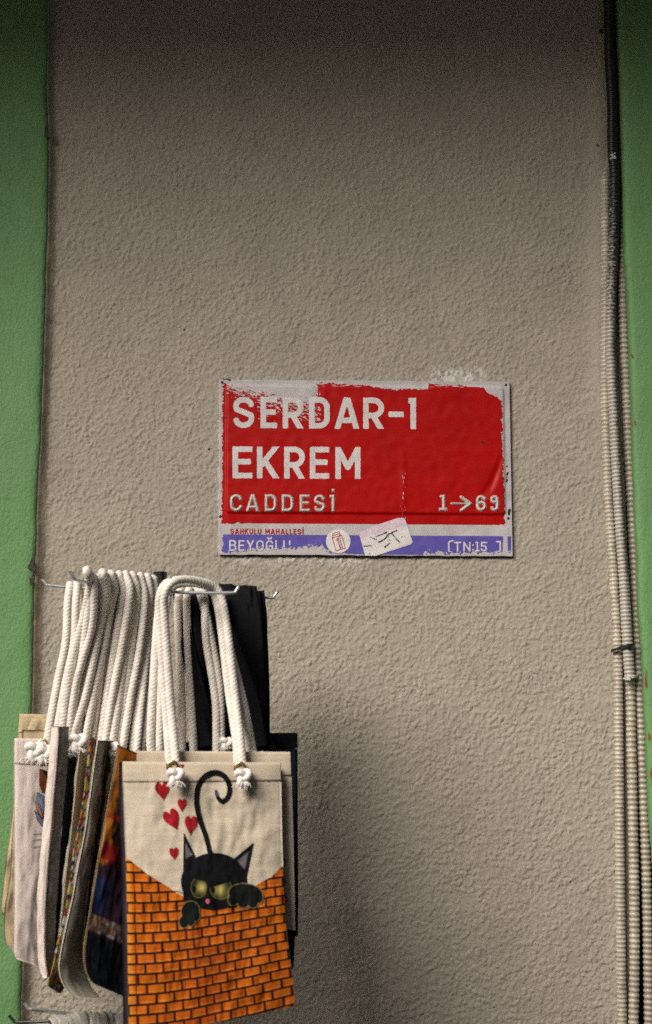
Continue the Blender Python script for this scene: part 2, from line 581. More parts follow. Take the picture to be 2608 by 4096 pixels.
M['dark_steel'] = material('dull steel', (.16, .165, .17), rough=.38, metal=1.0, var=.15, var_scale=60)
M['brass'] = material('brass eyelet', (.62, .48, .26), rough=.25, metal=1.0, var=.1)
M['hose_clear'] = material('cream plastic hose', (.52, .47, .385), rough=.38, spec=.45, var=.10, var_scale=14, dirt=((.20, .17, .13), 60, .62, .8))
M['hose_var'] = material('taped plastic hose', vcol=True, rough=.40, spec=.45, var=.15, var_scale=25)
M['tie_black'] = material('black nylon', (.012, .012, .012), rough=.4, spec=.4, var=.1)
M['tie_white'] = material('white nylon', (.56, .52, .45), rough=.45, spec=.4, var=.1)
M['asphalt'] = material('worn stone paving', (.10, .095, .09), rough=.9, var=.3, var_scale=4, bumps=[(30, .6, .01, ONE)])
M['blocker_face'] = material('dark light blocker', (.14, .12, .10), rough=.9, var=.2, var_scale=1.5, bumps=[(30, .5, .01, ONE)])  # dark surface of the added blockers, keeps bounce light low
M['strap_grey'] = material('grey cotton strap', (.36, .335, .30), rough=.93, spec=.1, var=.12, var_scale=60, bumps=CAN)

# ================================================================== THE SETTING
# --- street
v, f = box_geo(-14, 14, -9, 0.6, -0.3, 0.0)
tag(mesh_obj('pavement', v, f, M['asphalt'], smooth=False), 'grey stone paved street', kind='structure')

# --- the stucco wall with its real grain
edgeL = [(200, -400), (200, 0), (206, 400), (214, 560), (212, 1000), (190, 1550), (180, 1800), (165, 2300), (150, 2850), (106, 4000), (90, 4500)]
greenL = [(196, -400), (192, 0), (188, 300), (184, 395), (190, 440), (192, 560), (190, 900), (181, 1100), (166, 1550), (160, 1750), (146, 2050), (138, 2300), (127, 2846), (84, 4000), (66, 4500)]
edgeR = [(2466, -400), (2468, 0), (2484, 500), (2492, 1000), (2484, 1395), (2490, 1700), (2502, 2000), (2517, 2400), (2528, 2700), (2540, 3300), (2545, 4096), (2548, 4500)]
greenR = [(2455, -400), (2470, 0), (2486, 350), (2500, 900), (2516, 1300), (2529, 1600), (2545, 2050), (2557, 2350), (2571, 2600), (2586, 2850), (2603, 3200), (2618, 3600), (2632, 4096), (2646, 4500)]


def edge_x(poly, Y, z):
    """x of a traced edge (on plane Y) at height z"""
    q = P([p[0] for p in poly], [p[1] for p in poly], Y)
    o = np.argsort(q[:, 2])
    return np.interp(z, q[o, 2], q[o, 0])


STEP = 0.0022
Z0, Z1 = 0.80, 3.30
nz = int((Z1 - Z0) / STEP); nx = int(1.30 / STEP)
zz = np.linspace(Z0, Z1, nz)
xl = edge_x(edgeL, 0.0, zz) - 0.03
xr = edge_x(edgeR, 0.0, zz)
uu = np.linspace(0, 1, nx)
WX = xl[:, None] + (xr - xl)[:, None] * uu[None, :]
WZ = np.repeat(zz[:, None], nx, 1)
g1 = fft_noise(nz, nx, 1.6, 6.0, 1, .9)
# pebbles: rounded grains thrown at random over the finer grit
seeds = np.random.default_rng(4).random((nz, nx)) < .07
peb = np.real(np.fft.ifft2(np.fft.fft2(seeds * np.random.default_rng(6).uniform(.4, 1.3, (nz, nx))) * np.exp(-2 * (PI * .95) ** 2 * (np.fft.fftfreq(nz)[:, None] ** 2 + np.fft.fftfreq(nx)[None, :] ** 2))))
g1 = .55 * g1 + .75 * (peb - peb.mean()) / peb.std()
g2 = fft_noise(nz, nx, 5, 20, 2)
g3 = fft_noise(nz, nx, 60, 300, 3)
gg = g1 + .10 * g2
grain = np.where(gg > 0, np.tanh(.9 * gg) * .9, gg * .55) * .00155 * np.clip(1 + .13 * fft_noise(nz, nx, 30, 160, 9), .45, 1.6)
px_, py_ = project(WX, 0 * WX, WZ)
smooth_patch = np.exp(-((px_ - 2395) / 38) ** 2) * sstep(200, 420, py_) * (1 - sstep(1500, 1800, py_))
grain *= 1 - .55 * smooth_patch
left_cove = np.exp(-np.maximum(px_ - np.interp(py_, [p[1] for p in edgeL], [p[0] for p in edgeL]), 0) / 22)
WY = -(grain + g3 * .0003) - .004 * left_cove ** 2 - .004 * smooth_patch
base = np.array([.365, .324, .264])
Cw = np.ones((nz, nx, 3)) * base
Cw *= (1 + .015 * g3 + .02 * np.clip(g2, -2, 2))[..., None]
def blend(m, c):
    global Cw
    m = np.clip(m, 0, 1)[..., None]
    Cw = Cw * (1 - m) + np.array(c) * m
n_lo = fft_noise(nz, nx, 8, 40, 5)
top_smear = sstep(1700, 1750, px_) * (1 - sstep(1925, 1955, px_)) * sstep(1468, 1492, py_ + 8 * n_lo) * (1 - sstep(1520, 1530, py_))
blend(top_smear * sstep(-1.4, .6, n_lo + .4 * g1) * .8, (.62, .59, .55))
low_smear = sstep(880, 980, px_) * (1 - sstep(1420, 1560, px_)) * sstep(2215, 2230, py_) * (1 - sstep(2246, 2290, py_ + 10 * n_lo))
blend(low_smear * sstep(-.2, .8, n_lo + g1 * .5) * .6, (.60, .57, .54))
blend(smooth_patch * .30, (.42, .39, .34))
side_smear = sstep(866, 872, px_) * (1 - sstep(888, 892, px_)) * sstep(1620, 1700, py_) * (1 - sstep(2180, 2230, py_))
blend(side_smear * sstep(0, .6, n_lo) * .6, (.6, .57, .54))
dot = np.hypot(px_ - 2404, py_ - 125)
blend((dot < 9) * 1.0, (.02, .02, .02))
for (hx, hy) in ((738, 1318), (838, 1797), (2390, 585)):
    blend((np.hypot(px_ - hx, py_ - hy) < 5) * 1.0, (.02, .02, .02))
WY = WY + .004 * np.clip(grain / -.0017, 0, 1) * 0
vw = np.stack([WX, WY, WZ], -1).reshape(-1, 3)
wall = mesh_obj('stucco_wall', vw, grid_faces(nz, nx), M['stucco'], None, True, Cw.reshape(-1, 3))
tag(wall, 'tall beige stucco wall with rough pebbled plaster behind the street sign', 'wall')
# the wall's body, its lower part and its right-hand return towards the gap
plain = np.tile(base, (8, 1))
x_a, x_b = float(xl.min()) - .6, 0.60
v, f = box_geo(x_a, 0.612, 0.012, 0.25, 0.0, 3.70)
b_ = mesh_obj('masonry', v, f, M['stucco'], wall, False, plain)
v, f = box_geo(-.72, 0.612, -0.002, 0.010, 0.0, Z0 - .001)
mesh_obj('plinth', v, f, M['stucco'], wall, False, plain)
q = np.stack([xr, WY[:, -1], zz], -1)
q2 = q + np.array([0.004, 0.055, 0])
mesh_obj('wall_return', np.vstack([q, q2]), grid_faces(2, nz), M['plaster_white'], wall)
# recess behind the hoses
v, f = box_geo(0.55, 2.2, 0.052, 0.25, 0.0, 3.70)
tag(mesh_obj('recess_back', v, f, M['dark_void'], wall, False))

# --- green columns
def green_column(name, poly, Yf, Yb, side, label):
    nz_ = 420
    z = np.linspace(-0.0, 3.69, nz_)
    ex = edge_x(poly, Yf, z) + .0005 * tile_noise(np.arange(nz_) * 1.3, 0 * z + (40 if side < 0 else 90), 4, 14, 8) + .0009 * tile_noise(np.arange(nz_) * 1.0, 0 * z + 7, 30, 80, 9)
    # profile from far side to edge, then round the arris, then back
    prof = [(-.95, 0), (-.55, 0), (-.30, 0), (-.15, 0), (-.08, 0), (-.04, 0), (-.018, .0), (-.009, .0006), (-.004, .0024), (-.001, .0058), (0, .011), (0.0005, .02), (.0005, (Yb - Yf))]
    V_ = []
    for (dx, dy) in prof:
        wob = .0007 * tile_noise(np.arange(nz_) * .8, 0 * z + dx * 300 + 11, 12, 50, 10)
        V_.append(np.stack([ex + side * -1 * (-dx) * -1 if False else ex + (dx if side < 0 else -dx), Yf + dy + (wob if dy < .002 else wob * .5), z], -1))
    V_ = np.array(V_)                              # (np, nz, 3)
    r = thing(name, label, 'column', (float(ex[0]) + side * .3, (Yf + Yb) / 2, 0))
    mesh_obj('painted_face', V_.reshape(-1, 3), grid_faces(len(prof), nz_, flip=(side > 0)), M['green'], r)
    return r, ex, z


colL, exL, zL = green_column('green_column', greenL, -0.024, 0.0, -1, 'green painted column beside the hanging bags, with a beige plaster edge')
colR, exR, zR = green_column('green_column', greenR, -0.045, -0.022, +1, 'green painted column beside the plastic hoses')
# beige strip of plaster on the left column's inner side
wv = .0015 * tile_noise(np.arange(len(zL)) * 1.0, 0 * zL + 3, 5, 30, 12)
wx = edge_x(edgeL, 0.0, zL)
wv = .0006 * tile_noise(np.arange(len(zL)) * 1.0, 0 * zL + 3, 8, 40, 12)
rows = [np.stack([exL - .004, 0 * zL - .018, zL], -1), np.stack([exL + .001, 0 * zL - .0165, zL], -1),
        np.stack([.5 * exL + .5 * wx + wv, 0 * zL - .011, zL], -1), np.stack([wx + wv, 0 * zL - .0055, zL], -1), np.stack([wx + .009, 0 * zL + .001, zL], -1)]
mesh_obj('plaster_edge', np.array(rows).reshape(-1, 3), grid_faces(5, len(zL)), M['plaster_edge'], colL)
# chips on the left column: dark broken paint spots
g = Geo()
for (cx, cy, rx, ry) in ((189, 530, 8, 20), (131, 2262, 12, 26), (128, 2325, 6, 14), (177, 1246, 5, 10), (140, 2300, 5, 9)):
    n = 16
    a = np.linspace(0, 2 * PI, n, endpoint=False)
    rr = 1 + .35 * np.sin(3 * a + cx) + .2 * np.sin(5 * a + cy)
    ring = P(cx + rx * rr * np.cos(a) - 4, cy + ry * rr * np.sin(a), -.0275)
    c = ring.mean(0) + np.array([0, .0018, 0])
    g.add(np.vstack([ring, c[None]]), [(k, (k + 1) % n, n) for k in range(n)])
g.build('paint_chip', M['dark_void'], colL)
# red primer showing along the right column's arris
g = Geo()
for (cx, cy, rx, ry) in ((2531, 1420, 3, 7), (2540, 1690, 2, 14), (2582, 2720, 3, 36), (2596, 2945, 3, 16), (2599, 3100, 2, 34)):
    n = 12
    a = np.linspace(0, 2 * PI, n, endpoint=False)
    rr = 1 + .4 * np.sin(3 * a + cx) + .25 * np.sin(4 * a + cy)
    dxp = float(np.interp(cy, [p[1] for p in greenR], [p[0] for p in greenR])) + 5
    ring = P(dxp + rx * rr * np.cos(a), cy + ry * rr * np.sin(a), -.0468)
    c = ring.mean(0)
    g.add(np.vstack([ring, c[None]]), [(k, (k + 1) % n, n) for k in range(n)])
g.build('bare_patch', M['ink_red'], colR)

# --- unseen blocks added to shade the wall, one overhead, one across the street
v, f = box_geo(-6, 6, -1.75, 0.3, 3.70, 8.0)
o = mesh_obj('shade_block_above', v, f, M['blocker_face'], None, False)
tag(o, 'unseen block added above the stucco wall to shade its top', 'light blocker')
v, f = box_geo(-9, 9, -7.2, -4.2, 0.0, 4.0)
o = mesh_obj('shade_block_across', v, f, M['blocker_face'], None, False)
tag(o, 'unseen low block added across the street to dim the wall', 'light blocker')

# ================================================================== HOSES
def hose(pts, Yd, rad, period, depth, mat, name, label, sharp=1.0, colfn=None, nseg=20):
    """ribbed hose along photo pixels at depth(s) Yd"""
    Yv = Yd if hasattr(Yd, '__len__') else [Yd] * len(pts)
    w3 = np.array([P(p[0], p[1], y) for p, y in zip(pts, Yv)])
    path, s = catmull(w3, period / 8)
    ph = 2 * PI * s / period
    jit = .12 * tile_noise(s / period * 2.0, 0 * s + 13, 4, 16, 21)
    wave = np.cos(ph + jit)
    prof = np.sign(wave) * np.abs(wave) ** (1 / sharp)
    r = rad - depth * .5 * (1 - prof)
    # tiny tilt of every ring
    v, f, tri = tube_geo(path, s, lambda phi, ss: r[:, None] * np.ones_like(phi), nseg, True)
    faces = [tuple(map(int, q)) for q in f] + tri
    loc = w3[-1]
    o = thing(name, label, 'hose', loc, 'ribbed hoses down the wall corner')
    c = None
    if colfn is not None:
        px, py = project(v[:, 0], v[:, 1], v[:, 2])
        ring = np.concatenate([np.repeat(prof, nseg), [1, 1]])
        c = colfn(px, py, ring, v)
    mesh_obj('ribbed_tube', v, faces, mat, o, True, c)
    return o


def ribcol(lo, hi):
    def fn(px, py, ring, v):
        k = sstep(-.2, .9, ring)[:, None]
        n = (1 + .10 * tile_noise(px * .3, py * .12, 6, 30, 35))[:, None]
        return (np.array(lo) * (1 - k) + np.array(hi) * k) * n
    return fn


C1 = [(2417, 660), (2419, 700), (2420, 872), (2422, 1221), (2420, 1574), (2431, 1923), (2445, 2156), (2460, 2388), (2470, 2592), (2473, 2758), (2478, 3280), (2481, 3570), (2485, 3860), (2488, 4091), (2492, 4500)]
C1y = [.012, .004] + [-.012] * (len(C1) - 2)
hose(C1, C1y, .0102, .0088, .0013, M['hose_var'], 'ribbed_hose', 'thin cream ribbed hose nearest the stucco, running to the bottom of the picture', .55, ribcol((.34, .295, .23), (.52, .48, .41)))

C2 = [(2430, -300), (2435, 0), (2439, 232), (2448, 407), (2449, 581), (2457, 698), (2457, 843), (2452, 1017), (2444, 1192), (2442, 1395), (2445, 1458), (2454, 1633), (2466, 1865), (2480, 2098), (2495, 2301), (2506, 2505), (2515, 2650), (2519, 2705)]


def c2col(px, py, ring, v):
    n = tile_noise(px * .9, py * .35, 4, 20, 31)
    n2 = tile_noise(px * 1.6, py * .8, 4, 12, 32)
    cx = np.interp(py, [p[1] for p in C2], [p[0] for p in C2])
    side = (px - cx) / 20.0
    white = np.array([.48, .445, .39]); blk = np.array([.016, .016, .018])
    tape = 1 - sstep(880, 1420, py + 170 * n - 120 * side)
    soot = sstep(.25, .85, side + .25 * n2 + .05) * (1 - sstep(2250, 2480, py + 60 * n)) * .88
    k = np.clip(np.maximum(tape, soot), 0, 1)[:, None]
    c = white * (1 - k) + blk * k
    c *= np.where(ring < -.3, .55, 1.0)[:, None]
    return c


c2 = hose(C2, -.030, .0112, .0082, .0011, M['hose_var'], 'ribbed_hose', 'pale hose wrapped in black tape above and sooty below, ending at the white tie', 2.2, c2col)
C2b = [(2512, 2630), (2521, 2720), (2523, 2787), (2526, 2990), (2532, 3280), (2537, 3570), (2538, 3860), (2534, 4091), (2530, 4500)]
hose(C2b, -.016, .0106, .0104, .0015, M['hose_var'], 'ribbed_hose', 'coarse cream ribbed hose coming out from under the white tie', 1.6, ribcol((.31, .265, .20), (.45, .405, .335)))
C3 = [(2462, -300), (2468, 0), (2478, 450), (2489, 930), (2490, 1163), (2497, 1395), (2503, 1516), (2512, 1749), (2524, 1981), (2532, 2156), (2541, 2388), (2547, 2563), (2556, 2737), (2558, 2787), (2567, 2990), (2575, 3222), (2584, 3454), (2590, 3686), (2594, 3917), (2597, 4091), (2602, 4500)]


def c3col(px, py, ring, v):
    n = tile_noise(px * .9, py * .5, 4, 20, 33)
    a = np.array([.40, .35, .28]); k = (1 - sstep(760, 1250, py + 90 * n))[:, None]  # darkness of the gap painted into the hose's upper length
    c = a * (1 - k) + np.array([.02, .02, .02]) * k
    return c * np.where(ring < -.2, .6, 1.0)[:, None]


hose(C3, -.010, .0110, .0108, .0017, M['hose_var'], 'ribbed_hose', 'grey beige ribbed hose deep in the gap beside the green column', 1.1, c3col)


def strap_ring(name, pts, Yd, wdt, mat, parent, thick=.0016):
    """flat band through pixels"""
    w3 = np.array([P(p[0], p[1], y) for p, y in zip(pts, Yd)])
    path, s = catmull(w3, .002)
    up = np.array([0, 0, 1.0])
    t = np.gradient(path, axis=0); t /= np.linalg.norm(t, axis=1)[:, None]
    side = up - (t @ up)[:, None] * t; side /= np.linalg.norm(side, axis=1)[:, None]
    nrm = np.cross(t, side)
    rows = np.stack([path - side * wdt / 2 - nrm * thick, path + side * wdt / 2 - nrm * thick, path + side * wdt / 2 + nrm * thick, path - side * wdt / 2 + nrm * thick], 1)
    f = grid_faces(len(s), 4, wrap=True)
    ff = [tuple(map(int, q)) for q in f] + [(3, 2, 1, 0), tuple((len(s) - 1) * 4 + k for k in range(4))]
    return mesh_obj(name, rows.reshape(-1, 3), ff, mat, parent, False)


t = thing('cable_tie', 'black cable tie pulled round two hoses', 'cable tie', P(2490, 2590, -.035))
strap_ring('band', [(2447, 2604), (2450, 2601), (2470, 2595), (2492, 2588), (2520, 2582), (2531, 2580), (2534, 2580)], [-.014, -.026, -.030, -.040, -.047, -.042, -.026], .0052, M['tie_black'], t)
v, f = box_geo(*sum(([a - .004, a + .004] for a in P(2516, 2583, -.046)), []))
mesh_obj('locking_head', v, f, M['tie_black'], t, False)
t = thing('cable_tie', 'white cable tie at the end of the sooty hose', 'cable tie', P(2520, 2705, -.035))
strap_ring('band', [(2496, 2714), (2505, 2713), (2522, 2710), (2540, 2706), (2552, 2702), (2566, 2698)], [-.020, -.038, -.0455, -.040, -.020, -.010], .0040, M['tie_white'], t)
v, f = box_geo(*sum(([a - .0045, a + .0045] for a in P(2511, 2712, -.046)), []))
mesh_obj('locking_head', v, f, M['tie_white'], t, False)
# clip on the deep hose
t = thing('pipe_clip', 'small beige pipe clip with a red paint spot on the deep hose', 'clip', P(2552, 2637, -.005))
w3 = P([2545, 2549.], [2622, 2652.], [.006, .006])
path, s = catmull(w3, .004)
v, f, tri = tube_geo(path, s, .0140, 20, True)
mesh_obj('collar', v, [tuple(map(int, q)) for q in f] + tri, M['tie_white'], t)
a = np.linspace(0, 2 * PI, 12, endpoint=False)
ring = P(2551 + 6 * np.cos(a) * (1 + .3 * np.sin(3 * a)), 2636 + 9 * np.sin(a), -.0095)
mesh_obj('paint_spot', ring, [tuple(range(11, -1, -1))], M['ink_red'], t)
# paint nick on the taped hose
g = Geo()
for (x, y, r) in ((2449, 620, 7), (2456, 628, 9), (2444, 634, 5), (2459, 612, 4)):
    a = np.linspace(0, 2 * PI, 10, endpoint=False)
    g.add(P(x + r * np.cos(a) * (1 + .4 * np.sin(3 * a + x)), y + r * .8 * np.sin(a), -.0418), [tuple(range(9, -1, -1))])
g.build('plaster_splash', M['plaster_white'], c2)

# ================================================================== STREET SIGN
SY = -0.008
KX = 1533 / 1260.0


def S2(cx, cy):
    """drawing units of the sign -> photo pixels"""
    return 840 + np.asarray(cx) / KX, 1480 + np.asarray(cy) / KX


def slope(X):               # the sign hangs a touch lower at its right
    return (X - 47) / 1411 * 9.0


def panel_sd(X, Y):
    return sd_rrect(X, Y - slope(X), 74 - 4 * (Y - 80) / 640, 1436 + 10 * (Y - 80) / 640, 66, 703, 26)


def relief(X, Y):
    h = .0036 * sstep(0, 17, -panel_sd(X, Y))
    # dents: vertical crease and a few knocks
    cr = 925 + .06 * (Y - 300) + 6 * np.sin(Y / 60)
    h = h + .0007 * np.exp(-((X - cr) / 14) ** 2) * sstep(320, 480, Y) * (1 - sstep(690, 730, Y))
    h = h - .0020 * np.exp(-(((X - 1385) - .35 * (520 - Y)) / 16) ** 2) * sstep(360, 480, Y) * (1 - sstep(560, 640, Y))
    h = h - .0012 * np.exp(-(((X - 1310) + .55 * (Y - 640)) / 15) ** 2) * sstep(500, 580, Y) * (1 - sstep(650, 700, Y))
    h = h + .0010 * np.exp(-(((X - 1030) / 22) ** 2 + ((Y - 855) / 16) ** 2))
    h = h + .00018 * tile_noise(X * .25, Y * .25, 20, 60, 41)
    return h


EMB = []                     # embossed fields (fn, x0, x1, y0, y1)


def place_sign(off):
    def fn(X, Y):
        px, py = S2(X, Y)
        q = P(px, py, SY)
        q[..., 1] = SY - relief(X, Y) - off
        return q
    return fn


sign_c = P(*S2(756, 900), 0.0)
sign = thing('street_sign', 'red, white and blue enamel street sign reading SERDAR-I EKREM CADDESİ', 'street sign', sign_c)
# plate with folded rim
def xl_s(Y): return 46 - 5 * (Y - 50) / 850
def xr_s(Y): return 1458 + 16 * (Y - 50) / 850
nxp, nyp = 470, 290
U, W_ = np.meshgrid(np.linspace(0, 1, nxp), np.linspace(0, 1, nyp))
Yp = 48 + W_ * 850
Xp = xl_s(Yp) + U * (xr_s(Yp) - xl_s(Yp))
Yp = Yp + slope(Xp)
wob = 1.1 * tile_noise(Xp * .12, Yp * .12, 12, 40, 44)
Yp = Yp + wob * (np.abs(W_ - .5) * 2) ** 8
front = place_sign(0.0)(Xp, Yp)
per = [(0, i) for i in range(nxp)] + [(j, nxp - 1) for j in range(1, nyp)] + [(nyp - 1, i) for i in range(nxp - 2, -1, -1)] + [(j, 0) for j in range(nyp - 2, 0, -1)]
pid = np.array([j * nxp + i for j, i in per])
vp = front.reshape(-1, 3)
rim1 = vp[pid] + np.array([0, .0025, 0]); rim2 = vp[pid].copy(); rim2[:, 1] = -.003
n0 = len(vp); k = len(pid)
fr = grid_faces(nyp, nxp, flip=True)
i = np.arange(k); i1 = (i + 1) % k
r1 = np.stack([pid[i], pid[i1], n0 + i1, n0 + i], -1)
r2 = np.stack([n0 + i, n0 + i1, n0 + k + i1, n0 + k + i], -1)
mesh_obj('plate', np.vstack([vp, rim1, rim2]), np.vstack([fr, r1, r2]), M['enamel_white'], sign, True)


def rag(X, Y, a=1.0, s=.5, seed=51):
    return a * (tile_noise(X * s, Y * s, 4, 24, seed) + .8 * tile_noise(X * s, Y * s, 14, 60, seed + 1))


def wear_top(X, Y):
    """positive where the red is scrubbed off (top left brush marks etc.)"""
    strok = tile_noise(X * .16 - Y * .08, Y * .62 - X * .20, 4, 14, 61)
    strok2 = tile_noise(X * .5, Y * .5, 4, 20, 62)
    lower = np.interp(X, [60, 90, 150, 240, 330, 420, 500, 528], [88, 94, 116, 128, 150, 170, 176, 150])
    zone = (X > 80) & (X < 545)
    d = (lower - Y) / 26 + .75 * strok + .5 * strok2 + .25 * tile_noise(X * .9, Y * .9, 4, 12, 67)
    d = np.minimum(d, (524 + 9 * strok2 - X) / 7)
    core = np.where(zone, d, -9)
    flank = np.where((X > 230) & (X < 540) & (Y < 250), -.1 + .9 * strok + .3 * strok2 - np.abs(Y - (130 + .30 * (X - 230))) / 75, -9)
    return np.maximum(core, flank)


def red_fn(X, Y):
    Ys = Y - slope(X)
    n = rag(X, Y, 2.2, .35)
    L = 60 - 5 * (Y - 60) / 700 + 4 * np.abs(tile_noise(Y * .3, 0 * X + 5, 6, 30, 63))
    R = np.interp(Y, [60, 130, 160, 400, 700, 760], [1340, 1405, 1420, 1424, 1434, 1432])
    top = np.interp(X, [50, 90, 520, 535, 780, 800, 900, 1060, 1065, 1200, 1330, 1345, 1400, 1425], [60, 66, 66, 58, 70, 80, 92, 88, 60, 66, 78, 100, 130, 150])
    d = np.maximum(np.maximum(L - X, X - R), np.maximum(top - Ys, Ys - 745 + 0 * n))
    d = d + np.where((X > 200) & (Ys > 700) & (X < 1400), 0, n)
    d = np.maximum(d, wear_top(X, Y) * 7)
    strip = np.where((Ys < 78) & (X > 530) & (X < 1330), 3.0 * tile_noise(X * .1, Y * .9, 4, 16, 64) - 1.2, -9)
    d = np.maximum(d, strip)
    # the long scratch
    cr = 925 + .06 * (Y - 300) + 6 * np.sin(Y / 60)
    sc = 5.0 * (tile_noise(X * .9, Y * .16, 4, 16, 65)) - 3.2 - np.abs(X - cr) * .45
    d = np.maximum(d, np.where((Y > 500) & (Y < 725), sc, -9))
    sp = tile_noise(X * 1.0, Y * 1.0, 4, 9, 66) - 3.6
    return np.maximum(d, sp * 4)


shape('red_panel', red_fn, 30, 1450, 48, 765, 1.7, place_sign(.00035), M['enamel_red'], sign)


def blue_fn(X, Y):
    Ys = Y - slope(X)
    bot = np.interp(X, [40, 60, 120, 200, 300, 420, 540, 560, 600, 700, 745, 760, 1030, 1040, 1150, 1330, 1424, 1428, 1446, 1450, 1466], [888, 890, 882, 868, 866, 862, 848, 870, 885, 891, 893, 893, 893, 880, 884, 878, 874, 780, 780, 882, 880])
    bite = rag(X, Y, 7.0, .6, 71)
    d = np.maximum(np.maximum(52 - X, X - 1465), np.maximum(800 - Ys, Ys - bot - bite * sstep(0, 8, 892 - bot)))
    d = np.where(X < 90, np.maximum(d, 9 - (X - 52) + rag(X, Y, 4, .5, 73)), d)
    return np.maximum(d, (tile_noise(X, Y, 4, 10, 74) - 3.3) * 4)


shape('blue_band', blue_fn, 40, 1470, 795, 905, 2.6, place_sign(.00035), M['enamel_blue'], sign)


def letters(txt_boxes, yt, yb, hw, off, mat, step=1.7, emb=0.0, wear=None, colfn=None):
    for (ch, x0, x1) in txt_boxes:
        if ch == ' ': continue
        xm = (x0 + x1) / 2; dy = slope(xm) - slope(113)
        fn0 = glyph_field(ch, x0, x1, yt + dy, yb + dy, hw)
        def fn(X, Y, fn0=fn0):
            d = fn0(X, Y) + .5 * rag(X, Y, 1.0, .8, 81)
            if wear is not None: d = np.maximum(d, wear(X, Y))
            return d
        h = yb - yt
        def plc(X, Y, fn0=fn0):
            q = place_sign(off)(X, Y)
            if emb: q[..., 1] -= emb * sstep(-.6, hw * .85, -fn0(X, Y))
            return q
        cf = None
        if colfn: cf = lambda X, Y, fn0=fn0: colfn(X, Y, fn0(X, Y))
        m_ = .5 * h if ch in 'İŞĞ[]' else 6
        shape('letter', fn, x0 - 6, x1 + 6, yt + dy - m_, yb + dy + m_ * .8, step, plc, mat, sign, cf)


letters([('S', 113, 216), ('E', 246, 327), ('R', 354, 455), ('D', 482, 583), ('A', 607, 725), ('R', 745, 847), ('-', 868, 942), ('I', 965, 1002)], 132, 284, 13.5, .0007, M['letter_white'],
        wear=lambda X, Y: (tile_noise(X, Y, 4, 10, 84) - 2.9) * 4)
letters([('E', 110, 207), ('K', 229, 335), ('R', 361, 462), ('E', 486, 580), ('M', 610, 732)], 373, 528, 13.5, .0007, M['letter_white'],
        wear=lambda X, Y: (tile_noise(X, Y, 4, 10, 85) - 2.9) * 4)


def emb_col(X, Y, d):
    n = tile_noise(X * .6, Y * .6, 4, 20, 86)
    k = sstep(-1.2, .9, n + 1.6 * sstep(1, 7, -d) - .6)[:, None]
    return np.array([.56, .53, .50]) * k + np.array([.27, .23, .20]) * (1 - k)


letters([('C', 98, 160), ('A', 176, 242), ('D', 267, 326), ('D', 349, 408), ('E', 436, 488), ('S', 506, 562), ('İ', 582, 608)], 605, 690, 8.2, .0008, M['letter_grey'], 1.5, .0024, None, emb_col)
letters([('1', 1113, 1155), ('6', 1293, 1345), ('9', 1362, 1405)], 602, 681, 8.2, .0008, M['letter_grey'], 1.5, .0024, None, emb_col)


def arrow_fn(X, Y):
    d = np.minimum(sd_line(X, Y, [(1174, 651), (1262, 652)], 5.5), sd_line(X, Y, [(1222, 620), (1266, 652), (1222, 684)], 8.5))
    return d


def arrow_place(X, Y):
    q = place_sign(.0008)(X, Y); q[..., 1] -= .0024 * sstep(-.6, 7, -arrow_fn(X, Y)); return q


shape('arrow', arrow_fn, 1160, 1280, 605, 700, 1.5, arrow_place, M['letter_grey'], sign, lambda X, Y: emb_col(X, Y, arrow_fn(X, Y)))


def line_fn(txt, x0, x1, yt, yb, hw, gap, wear=None):
    fs = [glyph_field(c, a, b, yt + slope((a + b) / 2), yb + slope((a + b) / 2), hw) for c, a, b in text_boxes(txt, x0, x1, gap) if c != ' ']
    def fn(X, Y):
        d = np.full(X.shape, 99.)
        for g_ in fs: d = np.minimum(d, g_(X, Y))
        if wear is not None: d = np.maximum(d, wear(X, Y))
        return d
    return fn


shape('lettering', line_fn('ŞAHKULU MAHALLESİ', 98, 455, 771, 798, 2.6, .17), 90, 465, 760, 812, 1.5, place_sign(.0007), M['ink_red'], sign)
shape('lettering', line_fn('BEYOĞLU', 93, 392, 827, 880, 3.9, .17, lambda X, Y: Y - np.interp(X, [90, 250, 330, 400], [890, 884, 868, 852]) + rag(X, Y, 3, .6, 91)), 86, 400, 805, 890, 1.5, place_sign(.0009), M['pale_blue'], sign)
tn = [('[', 1158, 1182), ('T', 1187, 1222), ('N', 1232, 1268), (':', 1274, 1286), ('1', 1288, 1312), ('5', 1318, 1348), (']', 1392, 1416)]
tf = [glyph_field(c, a, b, 836, 884, 3.9) for c, a, b in tn]


def tn_fn(X, Y):
    d = np.full(X.shape, 99.)
    for g_ in tf: d = np.minimum(d, g_(X, Y))
    return np.maximum(d, Y - 886 + rag(X, Y, 2.5, .6, 92))


shape('lettering', tn_fn, 1150, 1425, 822, 896, 1.5, place_sign(.0009), M['pale_blue'], sign)
# nails
for (x, y) in ((59, 60), (1440, 72), (50, 713), (1452, 722)):
    g = Geo(); c = place_sign(.0)(np.array([x]), np.array([y]))[0]
    a = np.linspace(0, 2 * PI, 14, endpoint=False)
    ring = np.stack([c[0] + .0028 * np.cos(a), 0 * a + c[1] - .0004, c[2] + .0028 * np.sin(a)], -1)
    ring2 = np.stack([c[0] + .0018 * np.cos(a), 0 * a + c[1] - .0014, c[2] + .0018 * np.sin(a)], -1)
    g.add(np.vstack([ring, ring2, [c + np.array([0, -.0016, 0])]]), [(k, (k + 1) % 14, 14 + (k + 1) % 14, 14 + k) for k in range(14)] + [(14 + k, 14 + (k + 1) % 14, 28) for k in range(14)])
    g.build('nail', M['hole'], sign)
